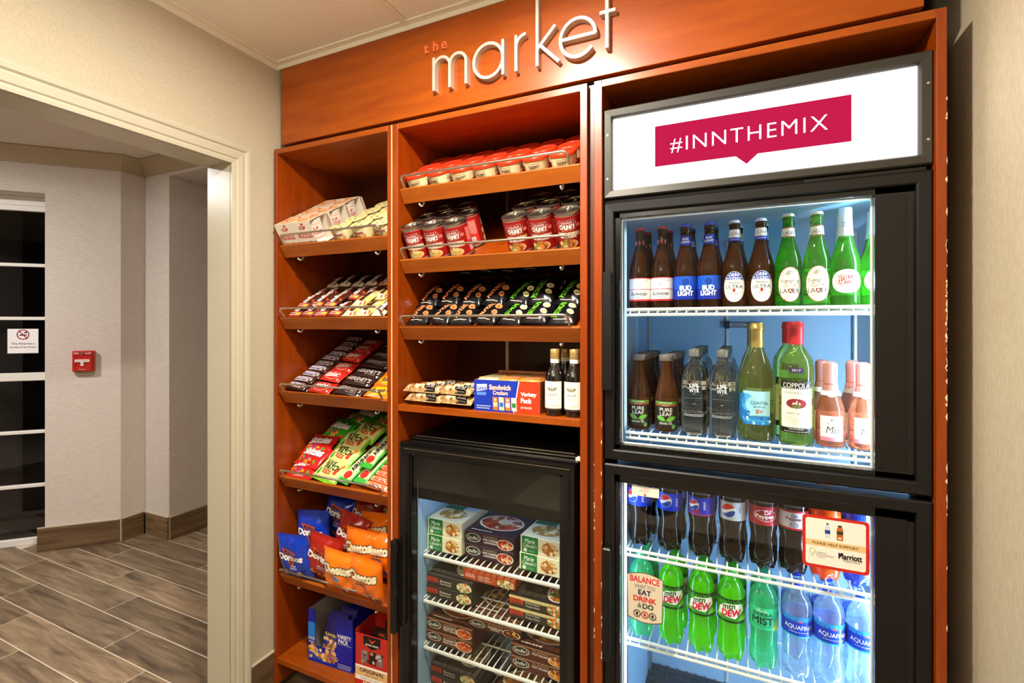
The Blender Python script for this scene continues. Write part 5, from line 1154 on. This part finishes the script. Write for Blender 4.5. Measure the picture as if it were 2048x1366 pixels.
# ---- floor shelf: nut box and jerky box
NUT = ('#C88A4A', '#E0B070', '#A8662C', '#EBCB98')
def nut_box():
    w, d, h = .215, .24, .20; t = .0016; BL_ = mat('nut_box_blue', '#12189A', .35); IN = mat('grey_board', '#8F887C', .8)
    o = MB().box(-w/2, 0, 0, w/2, t, .062).box(-w/2, 0, .062, -w/2+.036, t, h).box(w/2-.078, 0, .062, w/2, t, h).box(-w/2, 0, 0, -w/2+t, d, h).box(w/2-t, 0, 0, w/2, d, h).box(-w/2, d-t, 0, w/2, d, h).box(-w/2, 0, 0, w/2, d, t).box(-w/2, .10, h-t, w/2, d, h).build('nut_box', BL_)
    for a_, b_ in ((-w/2+t, -w/2+t*2), (w/2-2*t, w/2-t)): MB().box(a_, t, t, b_, d-t, h-t).build('inside_board', IN, o)
    A = Art().rect(-w/2, -.1, w*.1, -.055, '#1A46C8').specks(-w*.48, -.084, w*.12, -.044, .009, 46, NUT, 3, 1, 9).rect(-w/2, -.1, w/2, -.088, '#1230A8').rect(-w/2, -.02, -w/2+.034, .05, '#2A7AD8').text('PLANTERS', -w/2+.017, -.012, .009, '#F0D060', .02, w=.031).text('PEANUTS', -w/2+.017, -.026, .006, '#F4F2F0', .02, w=.026).specks(-w*.48, -.046, -w*.36, -.034, .007, 8, NUT, 5, 1, 8)
    A.text('VARIETY', w/2-.040, .026, .014, '#F4F2F0', .03, w=.064).text('PACK', w/2-.044, .008, .015, '#F4F2F0', .03, w=.046).rect(w/2-.074, -.004, w/2-.006, -.003, '#F4F2F0').lines(w/2-.070, -.096, w/2-.008, -.076, 3, '#C8CCF0').ring(w*.14, -.066, .008, .008, .0015, '#F4F2F0')
    A.build('front_print', o, lambda u, v, l: Vector((u, -l, v+h/2)))
    Art().rect(.105, -.045, .235, .045, '#1A1FA8').disc(.15, .0, .03, .02, NUT[0], 14, 1).text('VARIETY PACK', .19, .0, .014, '#F4F2F0', .02, rot=R(90)).build('top_print', o, lambda u, v, l: Vector((v*1.2, u, h+l)))
    return o
nb = nut_box(); put(nb, TR(-1.410, .050, .138, 3), 'blue cut-open box of nut packets on the bottom shelf', 'snack box')
npk = bag('nut_packet', .085, .150, .016, 41, foil('nut_packet_violet', '#3A3288'), lambda a, W, H: (a.rect(-W*.42, H*.05, W*.42, H*.16, '#1E2A60', 6), a.text('PLANTERS', 0, H*.10, H*.07, '#E8D070', .03, w=W*.66), a.specks(-W*.40, -H*.42, W*.40, 0, W*.09, 40, NUT, 8, 1, 8)), .6)
for i, (x, y, ln) in enumerate(((-1.442, .085, 12), (-1.436, .125, 10), (-1.430, .165, 8))):
    put(npk, stand(x, y, .142, ln, 3, (-4, 3, 0)[i]), f'violet nut packet in the blue box, {ORD[i]} from the cut opening', 'nut packet', 'nut packets in the blue box')
def jerky_box():
    w, d, h = .146, .115, .200; t = .0015; RD = mat('jerky_red', '#B8281C', .4)
    o = MB().box(-w/2, 0, 0, w/2, t, h-.012).box(-w/2, 0, 0, -w/2+t, d, h).box(w/2-t, 0, 0, w/2, d, h).box(-w/2, d-t, 0, w/2, d, h+.02).box(-w/2, 0, 0, w/2, d, t).build('jerky_box', RD)
    A = Art().poly([(-.030, .079), (.030, .079), (.030, .050), (0, .036), (-.030, .050)], '#1E1614').poly([(-.014, .072), (0, .056), (.014, .072), (0, .064)], '#D8402A').text('JACK LINKS', 0, .050, .007, '#F0ECE6', .03, w=.046)
    A.rect(-.038, -.012, -.016, .030, '#7A6A66').rect(-.010, -.012, .014, .030, '#2A1A18').rect(.018, -.012, .038, .030, '#7A6A66').specks(-.036, -.010, .036, .026, .006, 14, ('#4A2A22', '#9A8A84', '#B8ACA6'), 2)
    A.rect(-.059, -.058, .059, -.026, '#D8B078').rect(-.059, -.0295, .059, -.0225, '#EDE6DA').text('ORIGINAL', 0, -.038, .012, '#3A2418', .03, w=.086).text('BEEF STEAK', 0, -.052, .006, '#7A5A3A', .01).rect(-.059, -.072, .059, -.058, '#ECE6DC').text('TERIYAKI STEAKS', 0, -.065, .005, '#55443A', w=.08).text('12', -.022, -.082, .014, '#F6EBC0', .05).text('ONE OZ', .016, -.083, .007, '#F6EBC0', .02)
    A.build('front_print', o, lambda u, v, l: Vector((u*1.235, -l, v*1.08+h/2)), base=.0006)
    return o
jb = jerky_box(); put(jb, TR(-1.186, .026, .138, 3), 'red open-topped jerky box beside the divider on the bottom shelf', 'snack box')
jp = bag('jerky_packet', .075, .150, .012, 43, foil('jerky_packet_tan', '#2A211A'), lambda a, W, H: (a.rect(-W*.3, -H*.1, W*.3, H*.25, '#B89A6A', 6, 4), a.poly([(-W*.2, H*.40), (0, H*.26), (W*.2, H*.40)], '#B8402A'), a.lines(-W*.3, H*.30, W*.3, H*.36, 1, '#D8C8A8')), .6)
for i in range(4):
    put(jp, stand(-1.190+.006*(i % 2)*3, .052+.021*i, .160+.014*(i % 2), 6, 3, (-5, 4, 2, -3)[i]), f'dark jerky packet sticking out of the red box, {ORD[i]} from its front', 'jerky packet', 'jerky packets in the red box')
# ---- wide unit, first shelf: red-lidded soup bowls
def soup_bowl():
    o = MB().lathe([(.030, 0), (.033, .001), (.0385, .024), (.0405, .043)], 30, cap=True).build('soup_bowl', mat('bowl_red_body', '#B83020', .35), None, 40)
    MB().lathe([(.0395, .042), (.0425, .043), (.0428, .050), (.041, .053), (.037, .0542), (.036, .053), (.012, .0535), (0, .0535)], 30, cap=False).build('lid', mat('red_lid', '#D23214', .32), o, 45)
    A = Art().rect(-.10, -.016, .10, .018, '#E9D2A2', 40).rect(-.10, .015, .10, .018, '#C8A86A', 40)
    for k in range(3):
        x = -.070+.070*k; A.text("Campbell's", x, .009, .007, '#3A2A1E', 0, .25, w=.040).text('CHUNKY', x, -.001, .009, '#3A2A1E', .03, w=.036).poly([(x-.024, -.016), (x+.024, -.016), (x+.016, -.006), (x-.010, -.008)], '#C23A22').lines(x-.02, -.015, x+.02, -.011, 1, '#E9D2A2')
    A.build('label', o, lambda u, v, l: Vector(((.0385+v*.10+l)*math.cos(-1.57+u/.0385), (.0385+v*.10+l)*math.sin(-1.57+u/.0385), .027+v*.85)), base=.0008)
    return o
sbw = soup_bowl()
for r in range(3):
    for c in range(7):
        put(sbw, on('M1', -1.003+.0885*c, .046+.090*r, .0, random.Random(r*9+c).uniform(-15, 15)), f'red-lidded soup bowl, {ORD[c]} along from the divider, {("front", "middle", "back")[r]} row', 'soup bowl', 'red-lidded soup bowls on the top wide shelf')
# ---- second shelf: ring-pull soup cans
ALU = mat('tin_lid', '#B9B4A8', .28, 1.)
def soup_can(name_, food_cols, t1, t2, side):
    r = .0418; H = .116
    o = MB().lathe([(r-.003, 0), (r, .001), (r, .004), (r-.0012, .006), (r-.0012, H-.008), (r-.0005, H-.006), (r+.0006, H-.002), (r, H), (r-.003, H-.0005), (r-.0045, H-.004), (r-.008, H-.0042), (r-.010, H-.0034), (.014, H-.0036), (0, H-.0036)], 36, cap=False).build('soup_can', ALU, None, 35)
    pull = MB().tube([(.0085*math.cos(a), .018+.011*math.sin(a), H-.0016) for a in [2*math.pi*k/16 for k in range(16)]], .0013, 6, closed=True).box(-.005, .022, H-.0034, .005, .031, H-.0012, .0005)
    pull.lathe([(.003, H-.0036), (.003, H-.0008), (0, H-.0006)], 10, cap=False, M=Matrix.Translation((0, .031, 0))).build('ring_pull', ALU, o, 50)
    w = math.pi*r; A = Art().rect(-w, -.050, w, .050, '#931914', 48).rect(-w, .046, w, .050, '#E8E0D4', 48).rect(-w, -.050, w, -.047, '#E8E0D4', 48)
    for x in (0, math.pi*r*1.0):
        A.poly([(x-.028, .034), (x-.020, .040), (x+.020, .040), (x+.028, .034), (x+.028, .014), (x+.016, .004), (x-.016, .004), (x-.028, .014)], '#EFE8DE').poly([(x-.026, .033), (x-.019, .038), (x+.019, .038), (x+.026, .033), (x+.026, .015), (x+.015, .006), (x-.015, .006), (x-.026, .015)], '#5A1210')
        A.text("Campbell's", x, .030, .0085, '#F0E8E0', 0, .25, w=.034).text('CHUNKY', x, .018, .0125, '#F6F2EC', .05, w=.046).lines(x-.014, .0075, x+.014, .010, 1, '#D8A83A')
        A.rect(x-.034, -.012, x+.036, .002, '#C9A264', 10) if side else A.rect(x-.034, -.018, x+.034, .0, '#D9B27A', 10)
        A.text(t1, x, -.003, .0085, '#F4EEE6', .04, w=.05, edge=('#5A2A14', .03)).text(t2, x, -.0125, .007, '#F4EEE6', .03, w=.05, edge=('#5A2A14', .03))
        A.disc(x-.004, -.034, .030, .014, '#E0C08A', 20, 3).specks(x-.026, -.044, x+.020, -.024, .0062, 22, food_cols, 6, 1, 8)
    A.rect(.046, -.044, .078, .040, '#C8352C', 8).lines(.049, -.010, .075, .036, 10, '#F0C8BC').rect(.052, -.040, .066, -.020, '#F2EEE6', 3)
    for k in range(6): A.rect(.0535+.002*k, -.038, .0545+.002*k, -.022, '#1A1A1A')
    A.disc(.034, .020, .006, .006, '#E06A5A', 12, 1)
    A.build('label', o, cyl(r-.0012, .057), base=.0006, lift=.00008, rough=.3, maxe=.009)
    return o
cn = soup_can('n', ('#E8D08A', '#C8B85A', '#E0883A', '#F0E4B8'), 'CHICKEN', 'NOODLE', 0); cs2 = soup_can('s', ('#B8622A', '#D98A3A', '#7A3A1A', '#8A9A3A'), 'SIRLOIN', 'BURGER', 1)
LC = [(-1.003, .056, 0, 12), (-.922, .056, 0, 6), (-.838, .056, 0, 4), (-1.000, .145, 1, 0), (-.917, .146, 1, -6), (-.832, .142, 1, -52), (-.970, .232, 2, 0), (-.884, .234, 2, 8)]
for i, (x, t, r, rz) in enumerate(LC):
    put(cn, on('M2', x, t, .0005, rz), f'red soup can with pale noodle picture, {("front", "middle", "back")[r]} row, {ORD[(0, 1, 2, 0, 1, 2, 0, 1)[i]]} from the divider', 'soup can', 'noodle soup cans on the second wide shelf')
RC = [(-.620, .056, 0, 10), (-.536, .058, 0, 4), (-.450, .056, 0, 6), (-.620, .145, 1, 0), (-.536, .146, 1, -8), (-.451, .144, 1, 5), (-.592, .233, 2, 0), (-.506, .234, 2, 8)]
for i, (x, t, r, rz) in enumerate(RC):
    put(cs2, on('M2', x, t, .0005, rz), f'red soup can with brown stew picture, {("front", "middle", "back")[r]} row, {ORD[(0, 1, 2, 0, 1, 2, 0, 1)[i]]} from the gap', 'soup can', 'stew soup cans on the second wide shelf')
# ---- third shelf: black nut pouches
def a_nut(word, col, cols):
    def f(a, W, H):
        a.text(word, -W*.22, -H*.04, W*.26, col, .03, w=H*.58, rot=R(80))
        for x, y, s in ((W*.20, H*.04, .95), (W*.24, -H*.17, .8)): a.disc(x, y, W*.14*s, H*.11*s, cols[0], 12, 2, .9).disc(x+W*.02, y-H*.02, W*.08*s, H*.05*s, cols[1], 9, 1, .9)
        a.lines(-W*.3, -H*.40, W*.3, -H*.36, 1, '#B8B4AC')
    return f
BK = foil('nut_pouch_black', '#0F0E10', .22)
na = bag('nut_pouch', .088, .150, .020, 51, BK, a_nut('ALMONDS', '#E88A5A', ('#C07A4A', '#8A4A26')), .5); npi = bag('nut_pouch', .088, .150, .020, 52, BK, lambda a, W, H: (a_nut('PISTACHIOS', '#6CC02A', ('#E0CFA0', '#A8A05A'))(a, W, H), a.disc(-W*.05, H*.34, W*.13, W*.13, '#6CC02A', 14, 2)), .5)
for r in range(4):
    for c in range(7 if r < 3 else 4):
        x = -1.003+.0875*c if r < 3 else -.90+.085*c; t = .012+.082*r; k = c+10*r
        p = na if c < 4 else npi
        if r == 3: t = .235
        put(p, on('M3', min(x, -.470), t, .002+.022*(r % 2)+.004*(c % 2)+(.045 if r == 3 else 0), -10+random.Random(k).uniform(-9, 9), 4+4*(r % 2)), f'black {"almond" if p is na else "pistachio"} pouch, {ORD[c]} along from the divider, {("front", "second", "third", "top back")[r]} row', 'nut pouch', 'black nut pouches on the third wide shelf')
# ---- flat shelf: nut bars, cracker box, small wines
def a_kind(a, W, H): a.rect(-W*.42, -H*.40, W*.16, H*.40, '#B08A58', 12, 3).specks(-W*.40, -H*.36, W*.12, H*.36, H*.16, 46, ('#8A5A30', '#D8B88A', '#6A3A1E', '#E8D4AE', '#A87844'), 5, 1, 7).rect(W*.10, -H*.42, W*.38, H*.42, '#16130F', 6, 3).text('KIND', W*.24, H*.12, H*.30, '#ECE8E0', .03, w=W*.2).lines(W*.14, -H*.36, W*.36, -H*.08, 2, '#9A9288')
kb = bag('nut_bar', .150, .040, .017, 61, foil('nut_bar_wrap', '#B08A5C', .3), a_kind, .8, .008, 18, 8, .6, 0.)
i = 0
for c, xc in enumerate((-.962, -.842)):
    for r in range(4):
        for lv in range(2):
            rr = random.Random(c*17+r*3+lv)
            put(kb, Matrix.Translation((xc+.012*r*(1 if c == 0 else .6)+rr.uniform(-.006, .006), .018+.044*r, 1.1765+.030*lv)) @ Matrix.Rotation(R(-6+rr.uniform(-5, 5)), 4, 'Z') @ Matrix.Rotation(R(36 if lv == 0 else 30), 4, 'X'),
                f'clear-wrapped nut bar, {("divider-side", "cracker-side")[c]} pile, {("lower", "upper")[lv]} layer, {ORD[r]} from the shelf edge', 'nut bar', 'nut bars on the flat shelf')
def cracker_box():
    w, d, h = .222, .20, .098; t = .002; o = MB().box(-w/2, 0, 0, w/2, t, h).box(-w/2, t, 0, -w/2+t, d, h).box(w/2-t, t, 0, w/2, d, h).box(-w/2, d-t, 0, w/2, d, h+.012).box(-w/2+t, t, 0, w/2-t, d-t, t).build('cracker_box', mat('cracker_box_board', '#B8703C', .6))
    A = Art().rect(-w/2, -h/2, w/2, h/2, '#1A35A8').poly([(w*.12, -h/2), (w/2, -h/2), (w/2, h/2), (w*.20, h/2)], '#DC3A1C').poly([(w*.105, -h/2), (w*.12, -h/2), (w*.20, h/2), (w*.185, h/2)], '#E8DCE0')
    A.poly([(-w*.46, .012), (-w*.30, .018), (-w*.30, .036), (-w*.46, .034)], '#F2F2F4').text('Lance', -w*.38, .024, .013, '#2A55B8', .04, .1, w=.032).rect(-w*.46, .0, -w*.31, .010, '#5A82D8').text('Sandwich', -w*.10, .027, .015, '#F4C8BC', .04, .05, w=.072, edge=('#C8341E', .03)).text('Crackers', -w*.09, .010, .012, '#F4C8BC', .04, .05, w=.05, edge=('#C8341E', .03))
    for k, (c1, c2) in enumerate((('#E0702A', '#F0C890'), ('#E8D49A', '#2A6AC0'), ('#E87A2A', '#F0E0C0'), ('#E8E0D0', '#2A7A3A'))):
        x = -w*.20+.021*k; A.poly([(x, -.044), (x+.017, -.045), (x+.015, -.004), (x-.002, -.003)], c1).rect(x+.001, -.034, x+.014, -.020, c2).disc(x+.007, -.012, .004, .004, '#F4E8D0', 8, 1)
    A.text('Variety', w*.335, .008, .015, '#F6EDE6', .05, w=.050).text('Pack', w*.30, -.010, .014, '#F6EDE6', .05, w=.034).text('24 PACKS', w*.30, -.032, .006, '#F6EDE6', .02).lines(-w*.46, -.044, -w*.24, -.030, 2, '#C8D0F0')
    A.build('front_print', o, lambda u, v, l: Vector((u, -l, v+h/2))); return o
cb = cracker_box(); put(cb, TR(-.650, .022, 1.1745, 3), 'blue and red open carton of cracker packs on the flat shelf', 'snack box')
ck1 = MB().box(-.035, 0, 0, .035, .098, .022, .006).build('cracker_pack', foil('cracker_orange', '#D98A3C', .3), None, 60); ck2 = MB().box(-.035, 0, 0, .035, .098, .022, .006).build('cracker_pack', foil('cracker_cream', '#E3CE9A', .3), None, 60)
for o_, c in ((ck1, '#C2541E'), (ck2, '#5A6A3A')):
    Art().rect(-.030, .03, .030, .066, c).text('CRACKERS', 0, .048, .010, '#F6EBD8', .03, w=.05).lines(-.028, .072, .028, .086, 2, '#8A5A2A').specks(-.028, .008, .028, .026, .007, 8, ('#E8B870', '#C87A30'), 2).build('print', o_, lambda u, v, l: Vector((u, v, .022+l)))
for r in range(2):
    for c in range(3):
        for lv in range(2):
            p = ck2 if (r, c) in ((0, 0), (1, 1)) else ck1
            if lv == 0: p = ck1
            x = -.650+.0715*(c-1); put(p, TR(x-.004*r, .030+.095*r, 1.180+(.030 if lv == 0 else .0760), 3), f'{"cream" if p is ck2 else "orange"} cracker pack in the carton, {("lower", "top")[lv]} layer, {("front", "back")[r]} row, {ORD[c]} along', 'cracker pack', 'cracker packs in the carton')
cv = MB().lathe([(.024, .003), (.0285, 0), (.031, .006), (.031, .108), (.028, .126), (.017, .148), (.0135, .160), (.0132, .178)], 28).build('wine_bottle', DARKW, None, 50)
MB().lathe([(.0142, .156), (.0142, .164), (.0142, .1645), (.0142, .176)], 22, cap=False, mis=[0, 1, 1]).lathe([(.0145, .176), (.0145, .1765), (.0135, .178)], 22, cap=False).build('white_collar', ink('#EDE6D8'), cv, 40)
MB().lathe([(.0146, .170), (.0148, .171), (.0148, .183), (.0143, .1835), (.0143, .185), (.0148, .1855), (.0148, .198), (.0135, .200), (0, .2005)], 24, cap=False).build('screw_cap', mat('gold_cap', '#C3A468', .3, .6), cv, 40)
Art().rect(-.030, -.044, .030, .042, '#EFE9DC', 14).rect(-.030, -.044, .030, -.038, '#3A2A2A', 14).poly([(-.006, .012), (-.016, .020), (-.010, .026), (0, .016), (.010, .026), (.016, .020), (.006, .012)], '#8A8A6A').poly([(-.003, .014), (0, .032), (.003, .014)], '#8A8A6A').text('CAVIT', 0, .002, .008, '#4A443C', 0, w=.032).text('MERLOT', 0, -.010, .0035, '#6A6258', w=.018).lines(-.018, -.034, .018, -.026, 2, '#CFC8B8').build('label', cv, cyl(.0312, .062), rough=.5, maxe=.008)
for x, y, rz, l in ((-.498, .048, 2, 'small dark wine bottle with gold cap, front one beside the cracker carton'), (-.437, .050, -2, 'small dark wine bottle with gold cap, front one against the side panel'), (-.488, .118, 0, 'small dark wine bottle, back one toward the cracker carton'), (-.440, .120, 0, 'small dark wine bottle, back one against the side panel')):
    put(cv, TR(x, y, 1.1745, rz), l, 'wine bottle', 'small wines on the flat shelf')
